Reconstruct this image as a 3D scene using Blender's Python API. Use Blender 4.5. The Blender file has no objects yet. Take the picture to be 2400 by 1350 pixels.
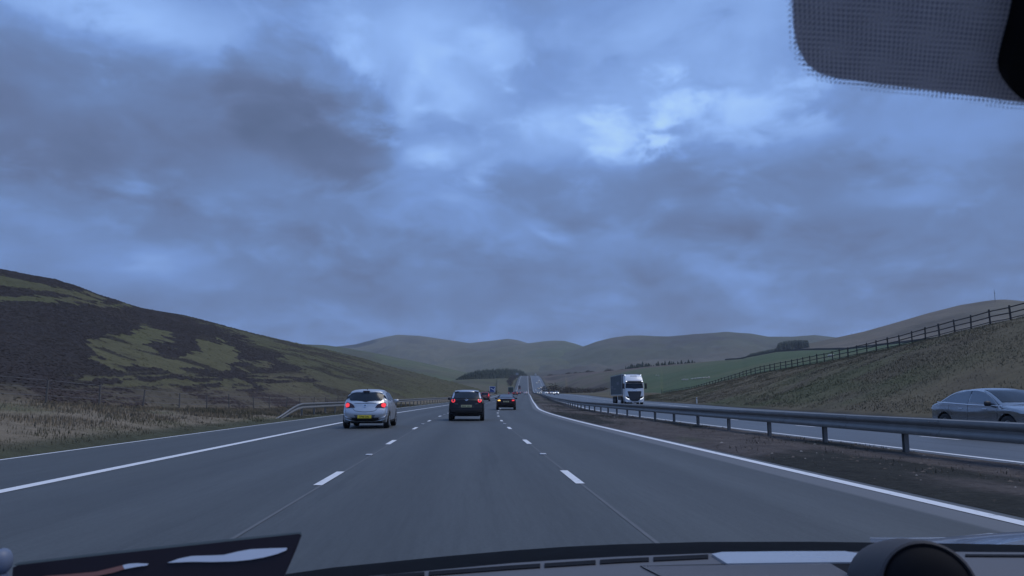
import bpy, math, random
import numpy as np
from mathutils import Vector, Matrix, Euler

random.seed(7)
RNG = np.random.default_rng(7)
SC = bpy.context.scene
COL = SC.collection
R = math.radians

# ------------------------------------------------------------------ camera
YAW, PITCH, CAMH, LENS = R(3.18), R(8.09), 1.2, 26.85
cd = bpy.data.cameras.new('camera')
cam = bpy.data.objects.new('camera', cd)
COL.objects.link(cam)
cam.location = (0, 0, CAMH)
cam.rotation_euler = (R(90) + PITCH, 0, -YAW)
cd.sensor_width = 36
cd.lens = LENS
cd.clip_start = 0.05
cd.clip_end = 30000
cd.dof.use_dof = True
cd.dof.focus_distance = 45
cd.dof.aperture_fstop = 15
SC.camera = cam

# ------------------------------------------------------------------ colour management
SC.view_settings.view_transform = 'Standard'
SC.view_settings.look = 'None'
SC.view_settings.exposure = 0.0
SC.view_settings.gamma = 1.0
SC.cycles.use_denoising = True
SC.cycles.max_bounces = 6
SC.cycles.volume_bounces = 0
SC.cycles.transparent_max_bounces = 12
SC.cycles.sample_clamp_indirect = 4

# ------------------------------------------------------------------ node helper
class NT:
    def __init__(s, nt):
        s.nt = nt
        nt.nodes.clear()
    def n(s, t, **kw):
        nd = s.nt.nodes.new(t)
        for k, v in kw.items():
            setattr(nd, k, v)
        return nd
    def put(s, sock, v):
        if v is None:
            return
        if isinstance(v, bpy.types.NodeSocket):
            s.nt.links.new(v, sock)
        else:
            sock.default_value = v
    def m(s, op, a, b=None, c=None, clamp=False):
        nd = s.n('ShaderNodeMath', operation=op, use_clamp=clamp)
        s.put(nd.inputs[0], a); s.put(nd.inputs[1], b); s.put(nd.inputs[2], c)
        return nd.outputs[0]
    def vm(s, op, a, b=None, scale=None):
        nd = s.n('ShaderNodeVectorMath', operation=op)
        s.put(nd.inputs[0], a); s.put(nd.inputs[1], b)
        if scale is not None:
            s.put(nd.inputs['Scale'], scale)
        return nd.outputs['Value'] if op in ('DOT_PRODUCT', 'LENGTH') else nd.outputs[0]
    def noise(s, vec, scale, detail=4, rough=.55, dist=0.0):
        nd = s.n('ShaderNodeTexNoise')
        s.put(nd.inputs['Vector'], vec); s.put(nd.inputs['Scale'], scale)
        nd.inputs['Detail'].default_value = detail
        nd.inputs['Roughness'].default_value = rough
        nd.inputs['Distortion'].default_value = dist
        return nd.outputs[0]
    def smooth(s, v, a, b, lo=0.0, hi=1.0):
        nd = s.n('ShaderNodeMapRange', interpolation_type='SMOOTHSTEP')
        s.put(nd.inputs[0], v)
        for i, x in zip((1, 2, 3, 4), (a, b, lo, hi)):
            s.put(nd.inputs[i], x)
        return nd.outputs[0]
    def mix(s, f, a, b, blend='MIX'):
        nd = s.n('ShaderNodeMix', data_type='RGBA', blend_type=blend)
        s.put(nd.inputs[0], f)
        s.put(nd.inputs[6], a if isinstance(a, bpy.types.NodeSocket) else (*a[:3], 1))
        s.put(nd.inputs[7], b if isinstance(b, bpy.types.NodeSocket) else (*b[:3], 1))
        return nd.outputs[2]

# pixel of the 2400 x 1350 frame -> world direction (used to aim clouds and to lay out the far ridges)
FPX = LENS / 36 * 2400
def pxdir(px, py):
    xc, yc = (px - 1200) / FPX, (675 - py) / FPX
    fw = math.cos(PITCH) - yc * math.sin(PITCH)
    up = math.sin(PITCH) + yc * math.cos(PITCH)
    X = xc * math.cos(YAW) + fw * math.sin(YAW)
    Y = -xc * math.sin(YAW) + fw * math.cos(YAW)
    return Vector((X, Y, up))
def px_us(px, py):
    d = pxdir(px, py)
    return d.x / d.y, d.z / d.y            # lateral slope, vertical slope per metre ahead

# ------------------------------------------------------------------ world: dusk overcast sky
SUN_EL, SUN_ROT = R(60), R(88)
w = bpy.data.worlds.new('World')
SC.world = w
w.use_nodes = True
T = NT(w.node_tree)
dirv = T.n('ShaderNodeTexCoord').outputs['Generated']
sep = T.n('ShaderNodeSeparateXYZ'); T.put(sep.inputs[0], dirv)
dz = T.m('ADD', T.m('MAXIMUM', sep.outputs[2], 0.0), 0.16)
comb = T.n('ShaderNodeCombineXYZ')
T.put(comb.inputs[0], T.m('DIVIDE', sep.outputs[0], dz))
T.put(comb.inputs[1], T.m('DIVIDE', sep.outputs[1], dz))
P = comb.outputs[0]
sq = T.n('ShaderNodeVectorMath', operation='MULTIPLY'); T.put(sq.inputs[0], dirv); sq.inputs[1].default_value = (1, 1, 1.9)
D3 = sq.outputs[0]
nA = T.noise(P, 0.8, 4, .5, .3)
nB = T.noise(T.vm('ADD', P, (7.3, 2.1, 0)), 1.7, 5, .5, .5)
nC = T.noise(D3, 6.5, 7, .56, .5)
nD = T.noise(T.vm('ADD', D3, (3.1, 1.7, 5.2)), 15.0, 5, .55, .3)
warp = T.m('MULTIPLY', T.m('SUBTRACT', nC, .5), 2.3)
warp2 = T.m('MULTIPLY', T.m('SUBTRACT', nD, .5), 1.9)
WARP = T.m('ADD', warp, warp2)
def blob(px, py, rx, ry, rot=0.0, a=1.15, b=.35, wk=1.0):
    """a cloud mass or a gap at a fixed direction of the sky, its edge broken up by the noise"""
    c = pxdir(px, py).normalized()
    r_ = c.cross(Vector((0, 0, 1))).normalized()
    u_ = r_.cross(c).normalized()
    cr, sr = math.cos(R(rot)), math.sin(R(rot))
    a1 = r_ * cr - u_ * sr
    a2 = r_ * sr + u_ * cr
    x = T.vm('DOT_PRODUCT', dirv, tuple(a1 * FPX / rx))
    y = T.vm('DOT_PRODUCT', dirv, tuple(a2 * FPX / ry))
    rr = T.m('SQRT', T.m('ADD', T.m('MULTIPLY', x, x), T.m('MULTIPLY', y, y)))
    rr = T.m('ADD', rr, T.m('MULTIPLY', WARP, wk))
    front = T.m('GREATER_THAN', T.vm('DOT_PRODUCT', dirv, tuple(c)), 0.2)
    return T.m('MULTIPLY', T.smooth(rr, a, b), front)
# brightness field: 0 dark cloud base .. 1 thin bright cloud
val = T.m('ADD', T.m('MULTIPLY', T.m('SUBTRACT', nA, .5), .45), .435)
val = T.m('ADD', val, T.m('MULTIPLY', T.m('SUBTRACT', nB, .5), .42))
val = T.m('ADD', val, T.m('MULTIPLY', T.m('SUBTRACT', nC, .5), .72))
val = T.m('ADD', val, T.m('MULTIPLY', T.m('SUBTRACT', nD, .5), .40))
val = T.m('ADD', val, T.smooth(sep.outputs[2], .10, .50, -.10, .10))
for (px, py, rx, ry, rot, amt, a, b, wk) in [
    (380, 290, 600, 185, 6, -.34, 1.12, .50, .40), (735, 255, 225, 160, 25, -.22, 1.05, .68, .30), (810, 345, 130, 60, 0, -.14, 1.1, .6, .6),
    (1560, 440, 420, 110, 0, -.16, 1.4, .1, .9), (2100, 520, 460, 130, 0, -.13, 1.4, .1, .9),
    (330, 500, 480, 50, 8, -.14, 1.3, .2, .9), (1150, 700, 1100, 100, 0, -.10, 1.3, .1, .8),
    (1250, 190, 230, 70, 0, -.10, 1.3, .3, 1.0),
    (270, 50, 250, 90, 0, .24, 1.3, .1, .9), (1030, 110, 190, 140, 40, .26, 1.3, .1, .9),
    (1030, 358, 140, 38, -6, .36, 1.4, .0, 1.3), (1350, 315, 220, 85, -8, .15, 1.4, .0, 1.5),
    (1450, 335, 90, 100, -25, .28, 1.4, .0, 1.5), (1300, 290, 90, 45, 0, .15, 1.4, .0, 1.5), (1560, 240, 160, 65, -20, .18, 1.4, .0, 1.5), (1500, 260, 460, 190, 0, .04, 1.3, .1, .8), (1080, 230, 130, 45, 10, .13, 1.4, .0, 1.4), (1720, 250, 210, 95, 0, .40, 1.4, .0, 1.5),
    (1600, 90, 330, 130, -10, .12, 1.4, .0, 1.0), (760, 430, 330, 80, -10, .26, 1.3, .1, 1.0),
    (1850, 470, 190, 36, 0, .16, 1.4, .0, 1.1), (2120, 470, 130, 34, 0, .18, 1.4, .0, 1.1),
    (1290, 550, 70, 22, 25, .26, 1.4, .0, 1.0), (330, 620, 180, 50, 0, .18, 1.3, .1, 1.0),
    (1350, 520, 240, 70, 10, .10, 1.3, .1, 1.0), (2050, 330, 450, 80, 0, .12, 1.3, .1, 1.0),
    (1170, 110, 70, 60, 20, .16, 1.3, .1, 1.5), (1680, 420, 120, 40, 0, -.10, 1.3, .1, 1.2), (960, 230, 40, 110, 10, .16, 1.3, .1, 1.2), (1190, 420, 160, 50, 0, -.10, 1.3, .1, 1.2), (1385, 803, 70, 14, 0, .22, 1.3, .1, .5)]:
    val = T.m('ADD', val, T.m('MULTIPLY', blob(px, py, rx, ry, rot, a, b, wk), amt))
ramp = T.n('ShaderNodeValToRGB')
T.put(ramp.inputs[0], T.m('DIVIDE', T.m('ADD', val, .35), 1.7))
cr = ramp.color_ramp
stops = [(-.35, (.088, .128, .235)), (0.0, (.122, .176, .330)), (.30, (.148, .240, .475)), (.52, (.188, .325, .680)), (.76, (.300, .500, .950)), (1.0, (.440, .690, 1.10)), (1.35, (.60, .90, 1.2))]
cr.elements[0].position, cr.elements[0].color = 0, (*stops[0][1], 1)
cr.elements[1].position, cr.elements[1].color = 1, (*stops[-1][1], 1)
for p_, c_ in stops[1:-1]:
    e = cr.elements.new((p_ + .35) / 1.7); e.color = (*c_, 1)
sky = T.n('ShaderNodeTexSky', sky_type='NISHITA')
sky.sun_disc = False
sky.sun_elevation = SUN_EL
sky.sun_rotation = SUN_ROT
STR = 0.10
cloud10 = T.vm('SCALE', ramp.outputs[0], scale=1 / STR)
thin = T.smooth(val, .75, 1.25, 0, .25)           # a little of the clear sky through the thinnest cloud
colr = T.mix(thin, cloud10, sky.outputs[0])
bg = T.n('ShaderNodeBackground')
T.put(bg.inputs[0], colr)
bg.inputs[1].default_value = STR
wo = T.n('ShaderNodeOutputWorld')
T.put(wo.inputs[0], bg.outputs[0])

sd = bpy.data.lights.new('sun', 'SUN')
sd.energy = 1.4
sd.angle = R(30)
sd.color = (1.0, .94, .84)
so = bpy.data.objects.new('sun', sd)
COL.objects.link(so)
so.rotation_euler = (R(90) - SUN_EL, 0, R(180) - SUN_ROT)
so.location = (0, 0, 60)

# ------------------------------------------------------------------ object helpers
def tag(o, label=None, cat=None, group=None, kind=None):
    if label: o['label'] = label
    if cat: o['category'] = cat
    if group: o['group'] = group
    if kind: o['kind'] = kind
    return o
def empty(name, loc=(0, 0, 0), rz=0, label=None, cat=None, group=None):
    o = bpy.data.objects.new(name, None)
    o.empty_display_size = .3
    COL.objects.link(o)
    o.location = loc
    o.rotation_euler = (0, 0, rz)
    return tag(o, label, cat, group)
class MB:
    """collects vertices and faces; build() links them as one mesh object"""
    def __init__(s): s.v = []; s.f = []
    def add(s, vs, fs):
        k = len(s.v)
        s.v.extend([tuple(v) for v in vs])
        s.f.extend([tuple(i + k for i in f) for f in fs])
        return s
    def box(s, c, size, rz=0.0, M=None):
        hx, hy, hz = size[0] / 2, size[1] / 2, size[2] / 2
        vs = [Vector((x * hx, y * hy, z * hz)) for z in (-1, 1) for y in (-1, 1) for x in (-1, 1)]
        if rz: vs = [Matrix.Rotation(rz, 3, 'Z') @ v for v in vs]
        if M is not None: vs = [M @ v for v in vs]
        vs = [v + Vector(c) for v in vs]
        return s.add(vs, [(0, 2, 3, 1), (4, 5, 7, 6), (0, 1, 5, 4), (2, 6, 7, 3), (0, 4, 6, 2), (1, 3, 7, 5)])
    def bbox(s, c, size, b=.02, M=None):
        """box with chamfered edges"""
        h = [q / 2 for q in size]
        b = min(b, min(h) * .9)
        vs = []; idx = {}
        for sx in (-1, 1):
            for sy in (-1, 1):
                for sz in (-1, 1):
                    for ax in range(3):
                        p = [sx * (h[0] - b), sy * (h[1] - b), sz * (h[2] - b)]
                        p[ax] += (sx, sy, sz)[ax] * b
                        idx[(sx, sy, sz, ax)] = len(vs); vs.append(Vector(p))
        fs = []
        for ax in range(3):
            o1, o2 = [k for k in range(3) if k != ax]
            for sg in (-1, 1):
                q = []
                for (p1, p2) in ((-1, -1), (1, -1), (1, 1), (-1, 1)):
                    k = [0, 0, 0]; k[ax] = sg; k[o1] = p1; k[o2] = p2
                    q.append(idx[(*k, ax)])
                fs.append(q)
            for p1 in (-1, 1):
                for p2 in (-1, 1):
                    q = []
                    for (sg, a_) in ((-1, o1), (1, o1), (1, o2), (-1, o2)):
                        k = [0, 0, 0]; k[ax] = sg; k[o1] = p1; k[o2] = p2
                        q.append(idx[(*k, a_)])
                    fs.append(q)
        for sx in (-1, 1):
            for sy in (-1, 1):
                for sz in (-1, 1):
                    fs.append([idx[(sx, sy, sz, a_)] for a_ in range(3)])
        if M is not None: vs = [M @ v for v in vs]
        return s.add([v + Vector(c) for v in vs], fs)
    def tube(s, p0, p1, r0, r1=None, n=8, cap=True):
        p0, p1 = Vector(p0), Vector(p1)
        r1 = r0 if r1 is None else r1
        d = (p1 - p0).normalized()
        a = d.cross(Vector((0, 0, 1)))
        if a.length < 1e-4: a = Vector((1, 0, 0))
        a.normalize(); b = d.cross(a)
        vs = []
        for p, r_ in ((p0, r0), (p1, r1)):
            for i in range(n):
                t = 2 * math.pi * i / n
                vs.append(p + (a * math.cos(t) + b * math.sin(t)) * r_)
        fs = [(i, (i + 1) % n, n + (i + 1) % n, n + i) for i in range(n)]
        if cap: fs += [tuple(range(n - 1, -1, -1)), tuple(range(n, 2 * n))]
        return s.add(vs, fs)
    def lathe(s, prof, axis='X', c=(0, 0, 0), n=24):
        """prof: list of (along axis, radius)"""
        vs = []
        for (a, r_) in prof:
            for i in range(n):
                t = 2 * math.pi * i / n
                p = (a, r_ * math.cos(t), r_ * math.sin(t)) if axis == 'X' else ((r_ * math.cos(t), a, r_ * math.sin(t)) if axis == 'Y' else (r_ * math.cos(t), r_ * math.sin(t), a))
                vs.append(Vector(p) + Vector(c))
        fs = []
        for k in range(len(prof) - 1):
            for i in range(n):
                j = (i + 1) % n
                fs.append((k * n + i, k * n + j, (k + 1) * n + j, (k + 1) * n + i))
        return s.add(vs, fs)
    def grid(s, rows):
        n = len(rows[0]); k = len(s.v)
        for r_ in rows: s.v.extend([tuple(p) for p in r_])
        for i in range(len(rows) - 1):
            for j in range(n - 1):
                s.f.append((k + i * n + j, k + i * n + j + 1, k + (i + 1) * n + j + 1, k + (i + 1) * n + j))
        return s
    def mesh(s, name, mat=None, smooth=False, fix=True):
        me = bpy.data.meshes.new(name)
        me.from_pydata(s.v, [], s.f)
        if fix:
            import bmesh
            bm = bmesh.new(); bm.from_mesh(me)
            bmesh.ops.recalc_face_normals(bm, faces=bm.faces)
            bm.to_mesh(me); bm.free()
        if smooth:
            me.polygons.foreach_set('use_smooth', [True] * len(me.polygons))
            if smooth != True:
                me.set_sharp_from_angle(angle=R(smooth))
        if mat: me.materials.append(mat)
        return me
    def build(s, name, mat, parent=None, smooth=False, fix=True):
        return link(name, s.mesh(name, mat, smooth, fix), parent)
def link(name, me, parent=None, loc=None, rz=None):
    o = bpy.data.objects.new(name, me)
    COL.objects.link(o)
    if parent: o.parent = parent
    if loc is not None: o.location = loc
    if rz is not None: o.rotation_euler = (0, 0, rz)
    return o
def copy_tree(o, parent=None):
    c = o.copy()
    COL.objects.link(c)
    c.parent = parent
    for ch in list(o.children):
        copy_tree(ch, c)
    return c
def np_mesh(name, V, F, mat, smooth=True, cover=None, uv=None):
    """large mesh from numpy arrays: V (n,3), F (m,4) or (m,3)"""
    me = bpy.data.meshes.new(name)
    n, m, k = len(V), len(F), F.shape[1]
    me.vertices.add(n); me.vertices.foreach_set('co', V.astype(np.float32).ravel())
    me.loops.add(m * k); me.loops.foreach_set('vertex_index', F.astype(np.int32).ravel())
    me.polygons.add(m); me.polygons.foreach_set('loop_start', np.arange(0, m * k, k, dtype=np.int32))
    me.update(calc_edges=True)
    if smooth: me.polygons.foreach_set('use_smooth', np.ones(m, dtype=bool))
    if cover is not None:
        at = me.color_attributes.new('cover', 'FLOAT_COLOR', 'POINT')
        c4 = np.ones((n, 4), np.float32); c4[:, :3] = cover
        at.data.foreach_set('color', c4.ravel())
    if uv is not None:
        ul = me.uv_layers.new(name='road')
        ul.data.foreach_set('uv', uv[F.ravel()].astype(np.float32).ravel())
    me.materials.append(mat)
    me.validate()
    return me
def gridfaces(nr, nc):
    i, j = np.meshgrid(np.arange(nr - 1), np.arange(nc - 1), indexing='ij')
    a = (i * nc + j).ravel()
    return np.stack([a, a + 1, a + nc + 1, a + nc], 1)

# ------------------------------------------------------------------ numpy noise
def _hash(ix, iy, seed):
    h = (ix.astype(np.int64) * 374761393 + iy.astype(np.int64) * 668265263 + seed * 974634) & 0xffffffff
    h = ((h ^ (h >> 13)) * 1274126177) & 0xffffffff
    return ((h ^ (h >> 16)) & 0xffff) / 65535.0
def vnoise(x, y, seed=0):
    x = np.asarray(x, float); y = np.asarray(y, float)
    ix, iy = np.floor(x), np.floor(y)
    fx, fy = x - ix, y - iy
    fx = fx * fx * (3 - 2 * fx); fy = fy * fy * (3 - 2 * fy)
    a, b = _hash(ix, iy, seed), _hash(ix + 1, iy, seed)
    c, d = _hash(ix, iy + 1, seed), _hash(ix + 1, iy + 1, seed)
    return (a * (1 - fx) + b * fx) * (1 - fy) + (c * (1 - fx) + d * fx) * fy
def fbm(x, y, seed=0, oct=5, gain=.5):
    s, a, t = 0, 1.0, 0
    for k in range(oct):
        s = s + a * vnoise(x * 2 ** k + 17.3 * k, y * 2 ** k - 5.1 * k, seed + k); t += a; a *= gain
    return s / t
def sstep(a, b, x):
    t = np.clip((np.asarray(x, float) - a) / (b - a), 0, 1)
    return t * t * (3 - 2 * t)
def mixc(c, col, f):
    f = np.clip(np.asarray(f), 0, 1)[:, None]
    return c * (1 - f) + np.array(col)[None, :] * f

# ------------------------------------------------------------------ materials
def princ(T, **kw):
    p = T.n('ShaderNodeBsdfPrincipled')
    for k, v in kw.items():
        T.put(p.inputs[k], v)
    o = T.n('ShaderNodeOutputMaterial')
    T.put(o.inputs[0], p.outputs[0])
    return p
def new_mat(name):
    m = bpy.data.materials.new(name)
    m.use_nodes = True
    return m, NT(m.node_tree)
def simple(name, col, rough=.6, metal=0.0, var=.12, scale=8.0, bump=0.0, coat=0.0, emit=None, estr=0.0, spec=.5):
    m, T = new_mat(name)
    co = T.n('ShaderNodeTexCoord').outputs['Object']
    nz = T.noise(co, scale, 5, .6)
    c = T.mix(nz, [x * (1 - var) for x in col], [min(1, x * (1 + var)) for x in col])
    p = princ(T, **{'Base Color': c, 'Roughness': T.m('ADD', T.m('MULTIPLY', T.m('SUBTRACT', nz, .5), .15), rough), 'Metallic': metal, 'Coat Weight': coat, 'Specular IOR Level': spec})
    if emit:
        p.inputs['Emission Color'].default_value = (*emit, 1)
        p.inputs['Emission Strength'].default_value = estr
    if bump:
        b = T.n('ShaderNodeBump'); b.inputs['Strength'].default_value = bump; b.inputs['Distance'].default_value = .02
        T.put(b.inputs['Height'], T.noise(co, scale * 6, 4, .6)); T.put(p.inputs['Normal'], b.outputs[0])
    return m
M = {}
M['silver'] = simple('silver_paint', (.50, .52, .55), .34, .55, .04, 2, coat=.5)
M['black_paint'] = simple('black_paint', (.006, .007, .010), .42, .0, .1, 2, coat=.12, spec=.3)
M['roof_silver'] = simple('roof_silver_paint', (.42, .45, .52), .3, .5, .04, 2, coat=.5)
M['dark_paint'] = simple('dark_plum_paint', (.030, .014, .015), .4, .1, .1, 2, coat=.2, spec=.35)
M['blue_silver'] = simple('blue_silver_paint', (.26, .28, .30), .18, .75, .05, 2, coat=1.0)
M['bright_trim'] = simple('bright_window_trim', (.85, .87, .90), .3, .2, .03, 6)
M['white_paint'] = simple('white_paint', (.78, .79, .80), .35, 0, .04, 3, coat=.4)
M['red_paint'] = simple('red_paint', (.22, .025, .025), .3, .1, .06, 2, coat=.5)
M['grey_paint'] = simple('grey_paint', (.16, .17, .19), .32, .4, .06, 2, coat=.5)
M['glass'] = simple('car_glass', (.018, .026, .036), .16, 0, .1, 1, spec=.35)
M['glass_light'] = simple('pale_car_glass', (.10, .13, .17), .10, 0, .1, 1, spec=.7)
M['plastic'] = simple('black_plastic', (.018, .018, .020), .55, 0, .15, 10)
M['tyre'] = simple('tyre_rubber', (.016, .016, .017), .75, 0, .15, 12, bump=.2)
M['rim'] = simple('alloy_rim', (.40, .41, .43), .35, .8, .06, 6)
M['chrome'] = simple('chrome_trim', (.72, .74, .78), .18, .9, .03, 6)
M['plate'] = simple('yellow_plate', (.92, .68, .05), .4, 0, .05, 10)
M['plate_dull'] = simple('dull_yellow_plate', (.60, .55, .30), .5, 0, .08, 10)
M['ink'] = simple('black_lettering', (.03, .025, .01), .5, 0, .1, 10)
M['lamp_red'] = simple('lit_tail_lamp', (.45, .02, .025), .2, 0, .05, 6, emit=(1, .055, .07), estr=.85)
M['lamp_dark'] = simple('smoked_lamp', (.050, .022, .028), .15, 0, .1, 6)
M['lamp_amber'] = simple('lit_indicator', (.6, .3, .05), .2, 0, .05, 6, emit=(1, .55, .12), estr=1.6)
M['lamp_white'] = simple('lit_headlamp', (.8, .8, .8), .2, 0, .02, 6, emit=(1, .95, .82), estr=4)
M['lamp_drl'] = simple('lit_daylight_lamp', (.8, .8, .8), .2, 0, .02, 6, emit=(.9, .95, 1), estr=1.3)
M['steel'] = simple('galvanised_steel', (.19, .19, .185), .6, .2, .3, 3)
M['post_steel'] = simple('weathered_steel_post', (.20, .195, .19), .6, .4, .2, 6)
M['timber'] = simple('dark_weathered_timber', (.050, .045, .042), .8, 0, .35, 9, bump=.4)
M['old_post'] = simple('grey_weathered_post', (.13, .12, .11), .85, 0, .3, 12, bump=.4)
M['white_plastic'] = simple('white_marker_plastic', (.75, .75, .74), .45, 0, .05, 8)
M['sign_blue'] = simple('blue_sign_face', (.012, .055, .24), .45, 0, .08, 2)
M['sign_white'] = simple('white_sign_print', (.70, .72, .75), .45, 0, .05, 4)
M['sign_back'] = simple('grey_sign_metal', (.25, .27, .30), .5, .3, .1, 4)
M['wool'] = simple('sheep_wool', (.52, .48, .42), .9, 0, .1, 8, bump=.5)
M['curtain'] = simple('teal_grey_trailer_curtain', (.060, .090, .110), .55, 0, .1, 1.5)
M['curtain_print'] = simple('faded_curtain_print', (.14, .16, .18), .55, 0, .1, 2)
M['frame_grey'] = simple('pale_trailer_frame', (.38, .40, .42), .5, .2, .08, 3)
M['mast'] = simple('mast_steel', (.10, .11, .13), .6, .3, .1, 2)

def cover_mat(name, s1, s2, amt=.5, bump=.6, bscale=1.0, dist=.3):
    """ground whose plant cover is stored per vertex; noise adds tufts and fine grain"""
    m, T = new_mat(name)
    at = T.n('ShaderNodeAttribute', attribute_name='cover').outputs['Color']
    co = T.n('ShaderNodeTexCoord').outputs['Object']
    n1 = T.noise(co, s1, 6, .65)
    n2 = T.noise(co, s2, 5, .65)
    f = T.m('ADD', T.m('MULTIPLY', n1, amt), T.m('MULTIPLY', n2, amt))
    f = T.m('ADD', T.m('MULTIPLY', T.m('SUBTRACT', f, amt), 2.2), 1.0)
    c = T.vm('SCALE', at, scale=f)
    p = princ(T, **{'Base Color': c, 'Roughness': .95, 'Specular IOR Level': .15})
    b = T.n('ShaderNodeBump'); b.inputs['Strength'].default_value = bump; b.inputs['Distance'].default_value = dist
    T.put(b.inputs['Height'], T.noise(co, bscale, 6, .65)); T.put(p.inputs['Normal'], b.outputs[0])
    return m
M['hill'] = cover_mat('heather_and_grass', .5, 2.4, .4, .6, 1.6, .25)
M['verge'] = cover_mat('rough_verge_grass', .8, 5.0, .5, .7, 3.0, .12)
M['field'] = cover_mat('pasture', .06, 1.4, .35, .16, 1.1, .12)
M['far'] = cover_mat('moorland', .006, .03, .35, .8, .02, 6.0)
M['soil'] = cover_mat('dark_soil', 1.4, 9.0, .6, .9, 6.0, .08)
M['soil'].name = 'dark_soil'

def leaf_mat(name, c1, c2):
    m, T = new_mat(name)
    at = T.n('ShaderNodeAttribute', attribute_name='cover').outputs['Color']
    gn = T.n('ShaderNodeNewGeometry').outputs['Normal']         # soft blades: shaded half like the turf they grow from
    nv = T.vm('NORMALIZE', T.vm('ADD', T.vm('SCALE', gn, scale=.35), (0, 0, 1)))
    princ(T, **{'Base Color': at, 'Roughness': .9, 'Specular IOR Level': .15, 'Normal': nv})
    return m
M['leaf'] = leaf_mat('dry_grass_blades', None, None)
def foliage(name, a, b, scale=3):
    m, T = new_mat(name)
    gi = T.n('ShaderNodeNewGeometry')
    r_ = gi.outputs['Random Per Island']
    c = T.mix(r_, a, b)
    princ(T, **{'Base Color': c, 'Roughness': .9, 'Specular IOR Level': .15})
    return m
M['conifer'] = foliage('conifer_needles', (.018, .028, .022), (.045, .058, .040))
M['bare'] = foliage('bare_twigs', (.060, .050, .050), (.105, .090, .082))
M['bush'] = foliage('brown_scrub', (.050, .040, .034), (.095, .080, .055))
M['bark'] = simple('bark', (.06, .05, .045), .9, 0, .3, 6)

def road_mat(name, base, gloss=.55, lanes=None):
    m, T = new_mat(name)
    uv = T.n('ShaderNodeUVMap', uv_map='road').outputs[0]
    co = T.n('ShaderNodeTexCoord').outputs['Object']
    s_ = T.n('ShaderNodeSeparateXYZ'); T.put(s_.inputs[0], uv)
    st = T.n('ShaderNodeVectorMath', operation='MULTIPLY'); T.put(st.inputs[0], uv); st.inputs[1].default_value = (1.2, .035, 1)
    streak = T.noise(st.outputs[0], 1.0, 5, .6)
    big = T.noise(co, .16, 4, .6)
    fine = T.noise(co, 26, 4, .7)
    f = T.m('ADD', T.m('MULTIPLY', T.m('SUBTRACT', streak, .5), .80), 1.0)
    f = T.m('MULTIPLY', f, T.m('ADD', T.m('MULTIPLY', T.m('SUBTRACT', big, .5), .35), 1.0))
    f = T.m('MULTIPLY', f, T.m('ADD', T.m('MULTIPLY', T.m('SUBTRACT', fine, .5), .9), 1.0))
    if lanes:                                   # tyres polish two darker tracks in each lane
        ph = T.m('SINE', T.m('MULTIPLY', T.m('ADD', s_.outputs[0], lanes[0]), 2 * math.pi / (lanes[1] / 2)))
        f = T.m('MULTIPLY', f, T.m('ADD', T.m('MULTIPLY', ph, .09), 1.0))
    sf = T.n('ShaderNodeVectorMath', operation='MULTIPLY'); T.put(sf.inputs[0], uv); sf.inputs[1].default_value = (16, .9, 1)
    f = T.m('MULTIPLY', f, T.m('ADD', T.m('MULTIPLY', T.m('SUBTRACT', T.noise(sf.outputs[0], 1.0, 3, .7), .5), .55), 1.0))
    dark = T.smooth(T.noise(T.vm('ADD', st.outputs[0], (5.1, 2.2, 0)), 1.6, 4, .6), .58, .72)
    f = T.m('MULTIPLY', f, T.m('SUBTRACT', 1.0, T.m('MULTIPLY', dark, .22)))
    col = T.vm('SCALE', (*base,), scale=f)
    if lanes:                                   # pale dust that gathers by the central edge line
        d = T.m('ADD', s_.outputs[0], T.m('MULTIPLY', T.m('SUBTRACT', streak, .5), .25))
        dust = T.m('MULTIPLY', T.smooth(d, lanes[2] - .55, lanes[2] - .42), T.smooth(d, lanes[2] + .3, lanes[2] + .1))
        col = T.mix(T.m('MULTIPLY', dust, .55), col, (.17, .175, .185))
        jd = T.m('ABSOLUTE', T.m('ADD', s_.outputs[0], lanes[3]))
    p = princ(T, **{'Base Color': col, 'Roughness': T.m('ADD', T.m('MULTIPLY', big, .2), gloss - .1), 'Specular IOR Level': .5})
    b = T.n('ShaderNodeBump'); b.inputs['Strength'].default_value = .35; b.inputs['Distance'].default_value = .006
    T.put(b.inputs['Height'], T.noise(co, 60, 3, .7)); T.put(p.inputs['Normal'], b.outputs[0])
    return m
M['asphalt'] = road_mat('asphalt', (.056, .063, .065), .68, (7.44, 3.65, -3.75, 7.44))
M['asphalt_far'] = road_mat('wet_asphalt', (.072, .080, .088), .48)
def paint_mat():
    m, T = new_mat('worn_white_road_paint')
    co = T.n('ShaderNodeTexCoord').outputs['Object']
    wear = T.smooth(T.noise(co, 5, 7, .75), .54, .74)
    c = T.mix(wear, (.70, .71, .72), (.22, .22, .23))
    princ(T, **{'Base Color': c, 'Roughness': .6})
    return m
M['road_paint'] = paint_mat()
M['seam'] = simple('pale_joint_sealant', (.105, .11, .115), .7, 0, .3, 4)
M['stud'] = simple('road_stud', (.55, .56, .58), .4, 0, .1, 10)

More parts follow.
